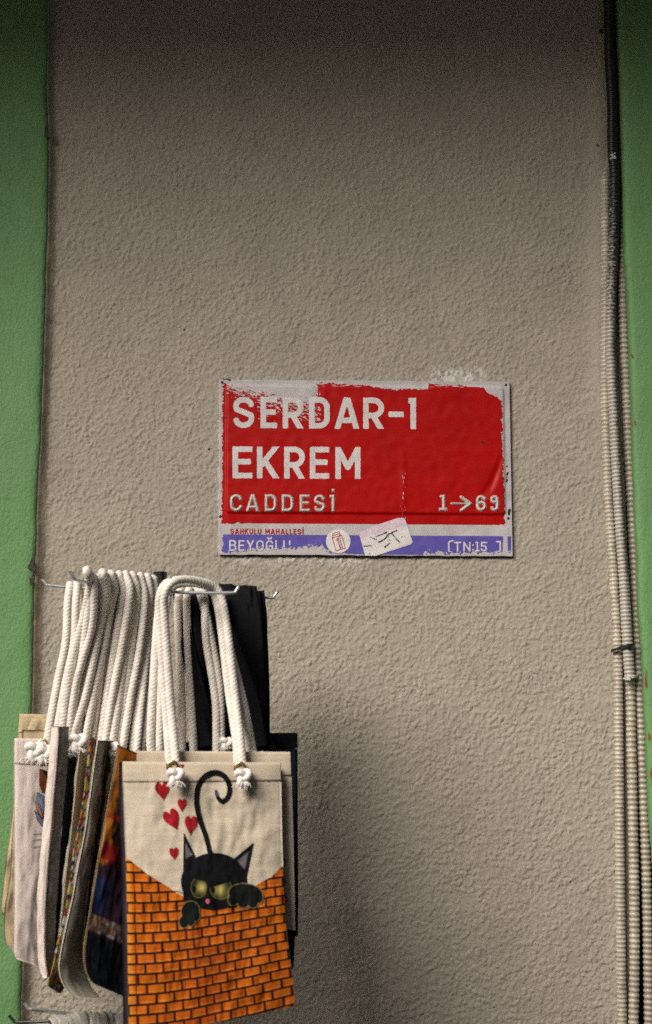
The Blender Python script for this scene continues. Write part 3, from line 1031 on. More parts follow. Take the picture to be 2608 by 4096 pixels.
# rust and dirt specks
def speck_fn(X, Y):
    d = np.full(X.shape, 9.)
    for (x, y, rx, ry) in ((1326, 354, 9, 6), (1443, 540, 4, 9), (1446, 508, 3, 14), (1200, 330, 2, 3), (250, 288, 4, 3), (78, 232, 5, 3), (1455, 690, 5, 20), (1443, 470, 3, 6), (68, 44, 8, 4), (90, 46, 8, 3)):
        d = np.minimum(d, sd_ell(X, Y, x, y, rx, ry, .3))
    return d + rag(X, Y, 1.4, 1., 95)


shape('rust_spot', speck_fn, 40, 1470, 30, 720, 2.2, place_sign(.0009), M['hole'], sign)['kind'] = 'stuff'

# stickers
def disc_place(off):
    def fn(X, Y):
        q = place_sign(off)(X, Y); return q
    return fn


st = shape('sticker', lambda X, Y: sd_ell(X, Y, 624, 834, 60, 58), 560, 690, 772, 896, 2.5, disc_place(.0013), M['paper'], sign,
           lambda X, Y: np.tile([.68, .64, .62], (len(X), 1)))
st['label'] = 'round white sticker with a crimson milk carton'


def rot(pts, c, a):
    ca, sa = math.cos(a), math.sin(a)
    return [(c[0] + (x - c[0]) * ca - (y - c[1]) * sa, c[1] + (x - c[0]) * sa + (y - c[1]) * ca) for x, y in pts]


K3 = lambda x, y: ((1180 + x / 2.948 - 840) * KX, (2020 + y / 2.948 - 1480) * KX)       # second close-up -> drawing units


def carton_fn(X, Y):
    d = np.full(X.shape, 99.)
    for pl in ([(438, 388), (484, 541), (594, 508), (549, 357)], [(522, 366), (562, 517)], [(438, 388), (446, 338), (522, 314), (528, 345), (549, 357)],
               [(446, 362), (526, 338)], [(438, 388), (522, 366), (549, 357)], [(522, 366), (528, 345)], [(484, 541), (438, 388)]):
        d = np.minimum(d, sd_line(X, Y, [K3(*p) for p in pl], 1.5))
    # the word, running up the carton's side
    ang = math.radians(-106)
    ox, oy = K3(549, 510)
    ux = (X - ox) * math.cos(ang) + (Y - oy) * math.sin(ang)
    uy = -(X - ox) * math.sin(ang) + (Y - oy) * math.cos(ang)
    for c, a, b in text_boxes('somilk', 0, 56, .12):
        d = np.minimum(d, glyph_field(c, a, b, -15, 0, 1.15)(ux, uy))
    return d


shape('carton_print', carton_fn, 570, 680, 780, 890, 1.0, disc_place(.0017), M['ink_red'], st)
quad = [K3(*p) for p in [(750, 322), (975, 232), (1210, 155), (1282, 152), (1300, 172), (1386, 434), (1372, 464), (955, 600), (828, 598)]]


def paper_col(X, Y):
    c = np.tile([.66, .625, .61], (len(X), 1))
    a, b = K3(760, 405), K3(1310, 245)
    side = (b[0] - a[0]) * (Y - a[1]) - (b[1] - a[1]) * (X - a[0])
    n = tile_noise(X * .5, Y * .5, 6, 30, 97)
    k = (sstep(0, -400, side) * (.75 + .25 * n))[:, None]
    c = c * (1 - k) + np.array([.60, .46, .54]) * k
    a2, b2 = K3(1040, 560), K3(1380, 440)
    s2 = (b2[0] - a2[0]) * (Y - a2[1]) - (b2[1] - a2[1]) * (X - a2[0])
    k = (sstep(-60, 120, s2) * .7)[:, None]
    c = c * (1 - k) + np.array([.60, .47, .55]) * k
    return c


st = shape('sticker', lambda X, Y: sd_poly(X, Y, quad), 715, 995, 700, 912, 2.5, disc_place(.0013), M['paper'], sign, paper_col)
st['label'] = 'tilted pale pink edged paper sticker with black pen strokes'


def pen_fn(X, Y):
    d = np.full(X.shape, 99.)
    for pl, r0, r1 in (([(942, 376), (1010, 352), (1078, 322)], 1.2, 3.4), ([(986, 438), (1030, 420), (1100, 370)], 3.6, 2.2), ([(888, 380), (960, 410)], 1.6, 1.2),
                       ([(1086, 356), (1150, 322), (1200, 300)], 3.4, 2.0), ([(1130, 325), (1180, 385), (1232, 438)], 1.8, 2.6), ([(1062, 494), (1130, 440)], 3.6, 1.4),
                       ([(820, 486), (908, 482)], 2.6, 1.6), ([(1110, 414), (1120, 414)], 2, 2), ([(1074, 376), (1090, 374)], 2, 2), ([(1290, 372), (1304, 372)], 1.6, 1.4), ([(870, 578), (884, 572)], 1, 1), ([(1258, 384), (1266, 372)], .9, .9)):
        q = [K3(*p) for p in pl]
        d = np.minimum(d, sd_taper(X, Y, q, list(np.linspace(r0, r1, len(q)))))
    return d + rag(X, Y, .8, 1., 98)


shape('pen_strokes', pen_fn, 730, 980, 745, 905, 1.3, disc_place(.0017), M['ink_black'], st)

# ================================================================== DISPLAY RACK
HX, HZ = None, None
hub = P(640, 2352, -0.285)
rack = thing('display_rack', 'steel display rack with upturned wire hooks carrying the bags', 'display rack', (hub[0], hub[1], 0))
tube('post', [(hub[0], hub[1], 0.0), (hub[0], hub[1], .6), (hub[0], hub[1], 1.2), (hub[0], hub[1], hub[2] + .03)], .013, M['dark_steel'], rack, 16, .05)
v, f = box_geo(hub[0] - .18, hub[0] + .18, hub[1] - .18, hub[1] + .18, 0.0, .02)
mesh_obj('foot_plate', v, f, M['dark_steel'], rack, False)


def hook(pts, mat=M['steel'], r=.0026):
    q = [P(*p) for p in pts]
    return tube('hook', q, r, mat, rack, 10, .003)


H = lambda x, y: (x / 1.369 + 120, y / 1.369 + 2220)           # third close-up -> photo pixels
hook([(165, 2314, -.30), (170, 2320, -.30), (186, 2337, -.30), (196, 2341, -.30), (330, 2352, -.295), (636, 2362, -.285)])
hook([(279, 2286, -.515), (284, 2293, -.515), (297, 2314, -.512), (306, 2319, -.508), (340, 2327, -.49), (480, 2350, -.40), (636, 2366, -.287)], r=.0030)
hook([(684, 2306, -.545), (684, 2312, -.545), (683, 2340, -.545), (683, 2358, -.541), (680, 2364, -.53), (662, 2364, -.40), (642, 2362, -.288)], r=.0028)
hook([(957, 2344, -.520), (953, 2350, -.52), (942, 2366, -.52), (932, 2371, -.521), (820, 2372, -.527), (690, 2368, -.532), (684, 2366, -.531)], r=.0028)
hook([(1112, 2366, -.27), (1108, 2371, -.27), (1094, 2388, -.27), (1084, 2391, -.272), (900, 2386, -.278), (642, 2372, -.285)])
L2 = lambda x, y: (x * 700 / 1533, 3600 + y * 700 / 1533)      # lower left close-up
hook([(*L2(212, 893), -.40), (*L2(222, 905), -.40), (*L2(245, 942), -.40), (*L2(262, 955), -.40), (*L2(300, 961), -.398), (*L2(520, 985), -.37), (*L2(690, 1000), -.345), (640, 4070, -.287)], r=.0032)
hook([(*L2(80, 1010), -.30), (*L2(95, 1030), -.30), (*L2(125, 1062), -.30), (*L2(145, 1070), -.30), (*L2(300, 1068), -.297), (*L2(480, 1062), -.295), (638, 4082, -.285)], M['dark_steel'], .0028)


# ================================================================== ROPES, KNOTS
def rope_geo(pts3, r, nseg=16, step=.0012, pitch=.020):
    path, s = catmull(np.array(pts3), step)
    ph0 = random.random() * 6
    # three strands: |sin(1.5 x)| has three grooves per turn
    v, f, tri = tube_geo(path, s, lambda phi, ss: r * (.89 + .11 * np.abs(np.cos(1.5 * (phi - 2 * PI * ss / pitch) + ph0)) ** .8), nseg, True)
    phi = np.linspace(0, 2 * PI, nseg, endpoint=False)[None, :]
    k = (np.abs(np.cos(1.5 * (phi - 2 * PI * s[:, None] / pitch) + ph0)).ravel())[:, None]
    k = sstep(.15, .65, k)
    c = np.array([.56, .49, .45]) * (1 - k) + np.array([.74, .69, .62]) * k  # grooves tinted darker, shade between the strands put into the colour
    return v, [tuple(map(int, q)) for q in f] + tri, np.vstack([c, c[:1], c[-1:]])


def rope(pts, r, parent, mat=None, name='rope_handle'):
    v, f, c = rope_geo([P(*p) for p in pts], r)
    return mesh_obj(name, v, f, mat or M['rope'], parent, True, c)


def knot(px, py, Y, size, parent, seed=0, tail=(0, 1)):
    rnd = random.Random(seed)
    c = P(px, py, Y)
    g = Geo()
    n = 40
    tt = np.linspace(0, 2 * PI, n, endpoint=False)
    R_ = size * .34
    pts = np.stack([(np.sin(tt) + 1.6 * np.sin(2 * tt)) * R_ * .42, -(np.sin(3 * tt)) * R_ * .45, (np.cos(tt) - 1.6 * np.cos(2 * tt)) * R_ * .50], -1) + c
    path, s = catmull(np.vstack([pts, pts[:1]]), .0015)
    v, f, tri = tube_geo(path, s, lambda phi, ss: size * .21 * (.86 + .14 * np.abs(np.cos(1.5 * (phi - 2 * PI * ss / .018)))), 12, False)
    g.add(v, f)
    for k in range(60):
        a = rnd.uniform(-1.1, 1.1); l = size * rnd.uniform(.2, .5)
        s0 = c + np.array([rnd.uniform(-.25, .25) * size, -size * .1 + rnd.uniform(-.1, .1) * size, -size * .25])
        d = np.array([math.sin(a) + tail[0], rnd.uniform(-.5, .1), -math.cos(a) * tail[1]])
        e = s0 + d * l
        m = (s0 + e) / 2 + np.array([rnd.uniform(-.2, .2), rnd.uniform(-.2, .1), rnd.uniform(-.1, .2)]) * size * .5
        path, s = catmull([s0, m, e], size * .08)
        v, f, tri = tube_geo(path, s, lambda phi, ss: size * .035 * (1 - .6 * ss / (s[-1] + 1e-9)) + 0 * phi, 5, False)
        g.add(v, f)
    return g.build('knot', M['fray'], parent)


def eyelet(px, py, Y, r, parent):
    c = P(px, py, Y)
    a = np.linspace(0, 2 * PI, 20, endpoint=False)
    ring = np.stack([c[0] + r * np.cos(a), 0 * a + c[1], c[2] + r * np.sin(a)], -1)
    path = np.vstack([ring, ring[:1]])
    s = np.linspace(0, 1, 21)
    v, f, _ = tube_geo(path, s, r * .28, 8, False)
    return mesh_obj('eyelet', v, f, M['brass'], parent)


# ================================================================== BAGS
BAGS = 'tote bags hanging on the display rack'


class Bag:
    """a flat cloth bag between two traced side edges"""
    def __init__(s, name, label, Lp, Rp, thick=.010, seed=0, wr=.0016, bow=0.0, round_=0.0):
        s.Lw = np.array([P(*p) for p in Lp]); s.Rw = np.array([P(*p) for p in Rp])
        s.th = thick; s.seed = seed; s.wr = wr; s.bow = bow; s.rd = round_
        n = np.cross(s.Rw[0] - s.Lw[0], s.Lw[-1] - s.Lw[0]); n /= np.linalg.norm(n)
        if n[1] > 0: n = -n
        s.n = n
        s.W = np.linalg.norm(s.Rw[0] - s.Lw[0]); s.Hh = np.linalg.norm(s.Lw[-1] - s.Lw[0])
        top = (s.Lw[0] + s.Rw[0]) / 2
        s.hem_v, s.hem_lift = 0.0, 0.0
        s.root = thing(name, label, 'bag', top, BAGS)

    @staticmethod
    def along(Q, v):
        L = np.concatenate([[0], np.cumsum(np.linalg.norm(np.diff(Q, axis=0), axis=1))]); L /= L[-1]
        t = np.linspace(0, 1, 80)
        # smooth resample
        q, _ = catmull(Q, L[-1] * .0 + np.linalg.norm(Q[-1] - Q[0]) / 120) if len(Q) > 2 else (np.linspace(Q[0], Q[-1], 80), None)
        tt = np.concatenate([[0], np.cumsum(np.linalg.norm(np.diff(q, axis=0), axis=1))]); tt /= tt[-1]
        return np.stack([np.interp(v, tt, q[:, k]) for k in range(3)], -1)

    def wrinkle(s, u, v):
        x = u * s.W * 1000; y = v * s.Hh * 1000
        return s.wr * (.7 * tile_noise(x * .35 + 37 * s.seed, y * .16, 20, 70, 101) + .45 * tile_noise(x * .8, y * .35 + 53 * s.seed, 14, 50, 102)) * sstep(0, .12, v + .03)

    def surf(s, u, v, side, off=0.0):
        u = np.asarray(u, float); v = np.asarray(v, float)
        if s.rd:
            k = np.clip((v - (1 - s.rd)) / s.rd, 0, 1)
            sh = 1 - .5 * s.rd * s.Hh / s.W * (1 - np.sqrt(np.maximum(1 - k ** 2, 0)))
            uu = .5 + (u - .5) * sh
        else:
            uu = u
        A = s.along(s.Lw, v.ravel()).reshape(v.shape + (3,)); B = s.along(s.Rw, v.ravel()).reshape(v.shape + (3,))
        p = A * (1 - uu[..., None]) + B * uu[..., None]
        e = np.maximum(1 - np.abs(2 * u - 1) ** 4, 0) ** .5
        t = s.th * (.16 + .84 * e * (.35 + .65 * np.sin(PI * np.clip(v, 0, 1) ** .8) ** .7))
        w_ = s.wrinkle(u, v)
        d = w_ * (.2 + .8 * e) + side * t / 2 + s.bow * (1 - (2 * u - 1) ** 2) + off
        return p + s.n * d[..., None]

    def cloth(s, name, mat, nu=40, nv=90, colfn=None, mat_back=None):
        U, V_ = np.meshgrid(np.linspace(0, 1, nu), np.linspace(0, 1, nv))
        fr = s.surf(U, V_, +1).reshape(-1, 3); bk = s.surf(U, V_, -1).reshape(-1, 3)
        n = nu * nv
        per = [i for i in range(nu)] + [j * nu + nu - 1 for j in range(1, nv)] + [(nv - 1) * nu + i for i in range(nu - 2, -1, -1)] + [j * nu for j in range(nv - 2, 0, -1)]
        per = np.array(per); p1 = np.roll(per, -1)
        rim = np.stack([per, p1, p1 + n, per + n], -1)
        f = np.vstack([grid_faces(nv, nu, flip=True), grid_faces(nv, nu, off=n), rim[:, ::-1]])
        c = None
        if colfn:
            cf = colfn(U.ravel(), V_.ravel()); c = np.vstack([cf, cf])
        o = mesh_obj(name, np.vstack([fr, bk]), f, mat, s.root, True, c)
        return o

    def uv(s, px, py):
        """bag coordinates of photo pixels on the bag's face (edges taken in the picture)"""
        lp = np.array([project(*q) for q in s.along(s.Lw, np.linspace(0, 1, 60))]); rp = np.array([project(*q) for q in s.along(s.Rw, np.linspace(0, 1, 60))])
        vv = np.linspace(0, 1, 60)
        v = np.interp(py, lp[:, 1], vv); u = np.full_like(v, .5)
        for _ in range(6):
            lx = np.interp(v, vv, lp[:, 0]); ly = np.interp(v, vv, lp[:, 1]); rx = np.interp(v, vv, rp[:, 0]); ry = np.interp(v, vv, rp[:, 1])
            u = (px - lx) / (rx - lx)
            yy = ly + (ry - ly) * u
            v = v + (py - yy) / (lp[-1, 1] - lp[0, 1]) * .9
        return u, v

    def place(s, off):
        def fn(px, py):
            u, v = s.uv(px, py)
            q = s.surf(u, v, +1, off)
            return q + s.n * (s.hem_lift * (1 - sstep(s.hem_v, s.hem_v + .004, v)))[..., None]
        return fn

    def hem(s, mat, v1=.085, side=1, u0=0.004, u1=.996):
        """folded band at the top, with its stitch line"""
        s.hem_v, s.hem_lift = v1, .0021
        nu = 50
        V_, U = np.meshgrid([-.004, 0, .01, v1 * .5, v1 - .006, v1, v1 + .001], np.linspace(u0, u1, nu), indexing='ij')
        offs = np.array([.0, .0014, .0018, .0018, .0017, .0014, 0.0])[:, None] + 0 * U
        q = s.surf(U, np.maximum(V_, 0), side, 0) + s.n * (offs * side)[..., None]
        q[0] = s.surf(U[0], 0 * U[0], -1, 0) + np.array([0, 0, .001])
        q[1] += np.array([0, 0, .0012])
        mesh_obj('hem', q.reshape(-1, 3), grid_faces(7, nu, flip=True), mat, s.root)
        g = Geo()
        k = int(s.W / .006)
        for i in range(k):
            ua, ub = u0 + (i + .15) / k * (u1 - u0), u0 + (i + .75) / k * (u1 - u0)
            for vs in (v1 - .010,):
                a = s.surf(np.array([ua, ub, ub, ua]), np.array([vs, vs, vs + .0022, vs + .0022]), 1, .0023)
                g.add(a, [(0, 3, 2, 1)])
        o = g.build('stitching', M['stitch'], s.root)
        o['kind'] = 'stuff'


# --- black and navy bags at the back right -------------------------------------------------
def band_handle(pts, wdt, parent, mat, wdir, name='strap'):
    """flat cloth strap along points (px,py,Y); wdir = width direction in world"""
    w3 = np.array([P(*p) for p in pts])
    path, s = catmull(w3, .006)
    t = np.gradient(path, axis=0); t /= np.linalg.norm(t, axis=1)[:, None]
    wd = np.asarray(wdir, float)
    side = wd - (t @ wd)[:, None] * t; side /= np.linalg.norm(side, axis=1)[:, None]
    nr = np.cross(t, side)
    k = np.linspace(-1, 1, 6)
    th = .0011
    curl = .0016 * np.sin(s * 25 + random.random() * 6)
    fr = path[:, None] + side[:, None] * (k * wdt / 2)[None, :, None] + nr[:, None] * (th + curl[:, None] * (k ** 2)[None])[..., None]
    bk = path[:, None] + side[:, None] * (k * wdt / 2)[None, :, None] + nr[:, None] * (-th + curl[:, None] * (k ** 2)[None])[..., None]
    ring = np.concatenate([fr, bk[:, ::-1]], 1)
    return mesh_obj(name, ring.reshape(-1, 3), grid_faces(len(s), 12, wrap=True), mat, parent)


nb = Bag('tote_bag', 'navy cloth bag, its corner showing under the black bag', [(860, 2990, -.395), (870, 3885, -.40)], [(1180, 2990, -.39), (1184, 3600, -.40), (1174, 3872, -.40)], .008, 3)
nb.cloth('cloth_body', M['navy'], 24, 50)
bb1 = Bag('tote_bag', 'black cloth bag nearest the wall, hanging highest from wide black straps', [(850, 2935, -.32), (848, 3400, -.33), (855, 3755, -.33)], [(1190, 2934, -.30), (1191, 3300, -.31), (1193, 3600, -.315), (1191, 3745, -.315)], .012, 4)
bb1.cloth('cloth_body', M['black_cloth'], 24, 50); bb1.hem(M['black_cloth'])
bb2 = Bag('tote_bag', 'black cloth bag in front of the other black bag, its strap crossing the ropes', [(720, 2968, -.43), (716, 3400, -.43), (725, 3745, -.43)], [(1100, 2972, -.41), (1108, 3745, -.41)], .010, 5)
bb2.cloth('cloth_body', M['black_cloth'], 24, 50)
AX = np.array([1.0, -.05, 0])
for i, (xt, xb, yd) in enumerate(((905, 930, -.285), (940, 950, -.29), (978, 985, -.292), (1015, 1012, -.29), (1032, 1038, -.28))):
    yt = 2338 + i * 7 + (i % 2) * 5
    own = (bb1, bb1, bb1, bb1, nb)[i].root
    band_handle([(xb, 2985, yd - .032), (xb - 2, 2800, yd - .030), (xt + 10, 2500, yd - .024), (xt, yt + 34, yd - .020), (xt - 2, yt + 6, yd - .014), (xt - 2, yt, yd), (xt - 2, yt + 8, yd + .014), (xt + 4, yt + 60, yd + .022), (xb + 12, 2700, yd + .03), (xb + 14, 2980, yd + .03)],
                .0255, own, M['black_cloth'], AX)
for (xa, xb, yd) in ((772, 800, -.345), (806, 842, -.34), (842, 884, -.335), (872, 915, -.33)):
    band_handle([(xb, 2985, yd - .03), (xb - 8, 2750, yd - .026), (xa + 12, 2500, yd - .02), (xa, 2390, yd - .014), (xa - 2, 2372, yd - .004), (xa - 1, 2380, yd + .01), (xa + 10, 2520, yd + .02), (xb + 8, 2960, yd + .03)], .0255, bb1.root, M['black_cloth'], AX)
for (xa, xb, y0) in ((960, 1004, .004), (1002, 1030, .003)):
    band_handle([(xb, 2985, -.335), (xb, 2700, -.33), (xa + 16, 2480, -.32), (xa, 2374, -.308), (xa - 3, 2350, -.296), (xa - 3, 2345, -.284), (xa, 2360, -.27), (xa + 8, 2500, -.262), (xb + 8, 2950, -.255)], .0255, nb.root, M['black_cloth'], AX)
band_handle([(822, 2985, -.445), (800, 2880, -.445), (760, 2650, -.44), (726, 2450, -.425), (716, 2378, -.41), (712, 2352, -.40), (712, 2346, -.388), (718, 2362, -.375), (760, 2600, -.37), (850, 2960, -.40)], .0215, bb2.root, M['black_cloth'], np.array([1, -.1, .0]))
band_handle([(1045, 2985, -.425), (1010, 2800, -.42), (930, 2560, -.41), (862, 2420, -.40), (835, 2368, -.39), (830, 2352, -.375), (836, 2372, -.36), (870, 2500, -.36), (1040, 2960, -.39)], .0215, bb2.root, M['black_cloth'], np.array([1, -.1, .0]))

# --- second beige bag ------------------------------------------------------------------------
b2 = Bag('tote_bag', 'plain beige canvas bag peeping out behind the brick print bag', [(545, 3006, -.505), (540, 3400, -.505), (560, 3722, -.505)], [(1163, 3010, -.494), (1172, 3300, -.498), (1179, 3600, -.502), (1181, 3720, -.502)], .008, 6)
b2.cloth('cloth_body', M['canvas'], 40, 60); b2.hem(M['canvas_edge'], .13)
X2 = lambda x, y: (1040 + x / 2.36, 2940 + y / 2.36)
def curl_fn(X, Y):
    d = np.full(X.shape, 99.)
    for pl in ([(214, 1170), (232, 1164), (244, 1178), (246, 1200), (238, 1225), (222, 1232)], [(224, 1390), (246, 1387)], [(236, 1522), (252, 1528), (257, 1545), (250, 1570), (236, 1582)]):
        d = np.minimum(d, sd_line(X, Y, [X2(*p) for p in pl], 1.6))
    return d
shape('printed_curls', curl_fn, 1125, 1160, 3420, 3620, .9, b2.place(.0012), M['ink_black'], b2.root)['kind'] = 'stuff'
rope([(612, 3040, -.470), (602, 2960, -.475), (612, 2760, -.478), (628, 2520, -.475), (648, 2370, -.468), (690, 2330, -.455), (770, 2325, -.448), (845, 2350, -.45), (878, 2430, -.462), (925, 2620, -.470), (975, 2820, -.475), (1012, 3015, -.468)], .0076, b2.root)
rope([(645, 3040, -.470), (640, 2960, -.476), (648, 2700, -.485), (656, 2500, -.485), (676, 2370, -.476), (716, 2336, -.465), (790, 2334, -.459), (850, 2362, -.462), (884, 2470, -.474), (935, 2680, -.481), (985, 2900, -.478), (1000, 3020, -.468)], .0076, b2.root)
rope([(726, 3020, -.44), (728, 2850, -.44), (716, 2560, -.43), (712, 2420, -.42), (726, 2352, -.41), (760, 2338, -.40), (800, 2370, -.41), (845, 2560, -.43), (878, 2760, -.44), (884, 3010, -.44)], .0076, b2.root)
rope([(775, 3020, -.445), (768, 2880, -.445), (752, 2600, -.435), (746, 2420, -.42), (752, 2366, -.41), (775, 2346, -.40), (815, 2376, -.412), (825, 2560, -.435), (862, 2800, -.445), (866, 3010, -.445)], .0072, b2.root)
knot(1033, 3034, -.478, .026, b2.root, 21, (0, .3))
knot(905, 2975, -.455, .024, b2.root, 22, (0, .3))

# --- dark plum bag right behind the front one -----------------------------------------------
pl_ = Bag('tote_bag', 'dark plum cloth bag whose edge shows beside the brick print bag', [(477, 3050, -.520), (476, 3200, -.523), (487, 3500, -.525), (490, 3800, -.525), (494, 4150, -.525)], [(1118, 3060, -.508), (1131, 3300, -.512), (1134, 3450, -.516), (1165, 4010, -.518)], .009, 7)
pl_.cloth('cloth_body', M['plum'], 30, 60)

# --- the front bag -----------------------------------------------------------------------------
cb = Bag('tote_bag', 'front beige canvas bag printed with black cat, orange brick wall and red hearts',
         [(488, 3048, -.536), (494, 3250, -.540), (504, 3500, -.543), (510, 3800, -.543), (514, 4150, -.541)],
         [(1124, 3052, -.522), (1127, 3250, -.526), (1132, 3450, -.531), (1146, 3700, -.534), (1167, 3880, -.534), (1184, 4022, -.532)], .013, 8, .0017, .010, .035)
A3 = lambda x, y: (440 + np.asarray(x) / 1.916, 2960 + np.asarray(y) / 1.916)      # front close-up -> photo pixels
CANV = np.array([.50, .425, .33])
cb.cloth('cloth_body', M['canvas'], 70, 110)
cb.hem(M['canvas_edge'], .073)


def wall_top(X):
    x, y = A3([100, 140, 280, 420, 560, 700, 820, 1000, 1120, 1240, 1325, 1420], [890, 905, 1015, 1100, 1190, 1262, 1280, 1180, 1105, 1040, 962, 930])
    return np.interp(X, x, y)


def bricks_fn(X, Y):
    u, v = cb.uv(X, Y)
    return np.maximum(np.maximum(wall_top(X) - Y, (0.002 - u) * 600), np.maximum((u - .998) * 600, (v - .999) * 900))


NROW = 27.0


def bricks_col(X, Y):
    u, v = cb.uv(X, Y)
    vv = v + .012 * (u - .5) ** 2 - .006 * np.sin(u * 5)
    r = vv * NROW
    row = np.floor(r); fy = r - row
    br = RNG.uniform(-.06, .06, 64)
    nb_ = 9.6
    warp = u - .022 * np.sin(2 * PI * u) * sstep(.5, .8, v)
    c = warp * nb_ + .5 * (row % 2) + br[(row.astype(int)) % 64]
    colid = np.floor(c); fx = c - colid
    mort = np.minimum(np.minimum(fy, 1 - fy) / NROW * 1.63, np.minimum(fx, 1 - fx) / nb_)
    k = 1 - sstep(.0050, .0085, mort)
    h = np.sin(row * 12.9898 + colid * 78.233) * 43758.5453; h = h - np.floor(h)
    centre = np.exp(-((u - .48) / .22) ** 2) * sstep(.55, .7, v)
    a = np.array([.48, .112, .008]); b = np.array([.29, .048, .007])
    mix = np.clip(.25 + .35 * (h - .5) + .45 * centre, 0, 1)[:, None]
    colr = a * (1 - mix) + b * mix
    edge = 1 - sstep(.02, .05, np.minimum(np.minimum(fx, 1 - fx), np.minimum(fy, 1 - fy)))
    # hand drawn highlight line near each brick's lower right
    hl = ((1 - sstep(.05, .11, np.abs(fy - .78))) * .35 * (fx > .12) * (fx < .9))[:, None]
    colr = colr * (1 - hl) + np.array([.66, .24, .03]) * hl
    bl = (1 - sstep(.012, .045, u))[:, None] * .6
    colr = colr * (1 - bl) + np.array([.68, .27, .03]) * bl
    side = (np.abs(u - .052) < .0035)
    k = np.maximum(k, side * .8)
    k = k[:, None]
    return colr * (1 - k) + np.array([.022, .010, .008]) * k


shape('printed_bricks', bricks_fn, 486, 1192, 3415, 4160, 1.7, cb.place(.0006), M['ink'], cb.root, bricks_col)


def heart_pts(x0, x1, y0, y1, tilt):
    t_ = np.linspace(0, 2 * PI, 48, endpoint=False)
    hx = 16 * np.sin(t_) ** 3 / 32; hy = -(13 * np.cos(t_) - 5 * np.cos(2 * t_) - 2 * np.cos(3 * t_) - np.cos(4 * t_)) / 29
    c, s_ = math.cos(tilt), math.sin(tilt)
    cx, cy = (x0 + x1) / 2, (y0 + y1) / 2
    X, Y = hx * (x1 - x0), (hy - .09) * (y1 - y0)
    return [(cx + a * c - b * s_, cy + a * s_ + b * c) for a, b in zip(X, Y)]


for (x0, x1, y0, y1, tl) in ((352, 462, 318, 468, -.12), (518, 588, 445, 550, .05), (424, 546, 524, 700, -.45), (572, 668, 575, 732, .05), (458, 530, 818, 918, -.10), (522, 586, 120, 218, .0)):
    pts = heart_pts(x0, x1, y0, y1, tl)
    pp = [tuple(float(k) for k in A3(*p)) for p in pts]
    xs_ = [p[0] for p in pp]; ys_ = [p[1] for p in pp]
    ytop = 3056 if y0 < 200 else 0
    shape('printed_heart', lambda X, Y, pp=pp, yt=ytop: np.maximum(sd_poly(X, Y, pp), yt - Y), min(xs_) - 3, max(xs_) + 3, min(ys_) - 3, max(ys_) + 3, 1.4, cb.place(.0010), M['heart_red'], cb.root)


def a3(pts): return [tuple(float(k) for k in A3(*p)) for p in pts]


TAIL = a3(catmull(np.array([(768, 860, 0), (735, 730, 0), (692, 610, 0), (668, 500, 0), (668, 400, 0), (692, 320, 0), (745, 264, 0), (815, 246, 0), (880, 278, 0), (914, 345, 0), (912, 410, 0), (885, 455, 0), (850, 462, 0), (826, 435, 0), (812, 388, 0)], float), 14)[0][:, :2].tolist())
TR = list(np.interp(np.linspace(0, 1, len(TAIL)), [0, .3, .6, .9, 1], [9.5, 10.5, 11, 9.5, 6]))
HEAD = (798, 1075)


def cat_fn(X, Y):
    x = (X - 440) * 1.916; y = (Y - 2960) * 1.916
    d = sd_ell(x, y, HEAD[0], HEAD[1], 252, 218)
    d = np.minimum(d, sd_poly(x, y, [(566, 700), (655, 880), (640, 1000), (562, 1000)]))
    d = np.minimum(d, sd_poly(x, y, [(1100, 780), (935, 915), (980, 1040), (1046, 1050)]))
    d = np.minimum(d, sd_poly(x, y, [(556, 1060), (1050, 1060), (1040, 1200), (960, 1275), (620, 1275), (565, 1190)]))
    d = d / 1.916
    d = np.minimum(d, sd_taper(X, Y, TAIL, TR))
    for pl in ([(562, 1160), (520, 1148), (480, 1146)], [(575, 1215), (540, 1222), (500, 1222)], [(580, 1238), (540, 1258), (490, 1280)]):
        d = np.minimum(d, sd_line(X, Y, a3(pl), .9))
    return d


def cat_col(X, Y):
    x = (X - 440) * 1.916; y = (Y - 2960) * 1.916
    c = np.tile([.007, .007, .008], (len(X), 1))
    tip = (np.hypot(x - 812, y - 388) < 42)[:, None]
    c = np.where(tip, np.array([.07, .05, .085]), c)
    for pg in ([(582, 785), (634, 872), (582, 900)], [(1060, 850), (975, 920), (1030, 985)]):
        m = sstep(6, -6, sd_poly(x, y, pg))[:, None]
        n = tile_noise(x * .9, y * .4, 4, 16, 111)[:, None]
        c = c * (1 - m) + (np.array([.14, .13, .15]) * (1 + .3 * n)) * m
    return c


cat = shape('printed_cat', cat_fn, 640, 1040, 3070, 3640, 1.5, cb.place(.0011), M['ink'], cb.root, cat_col)


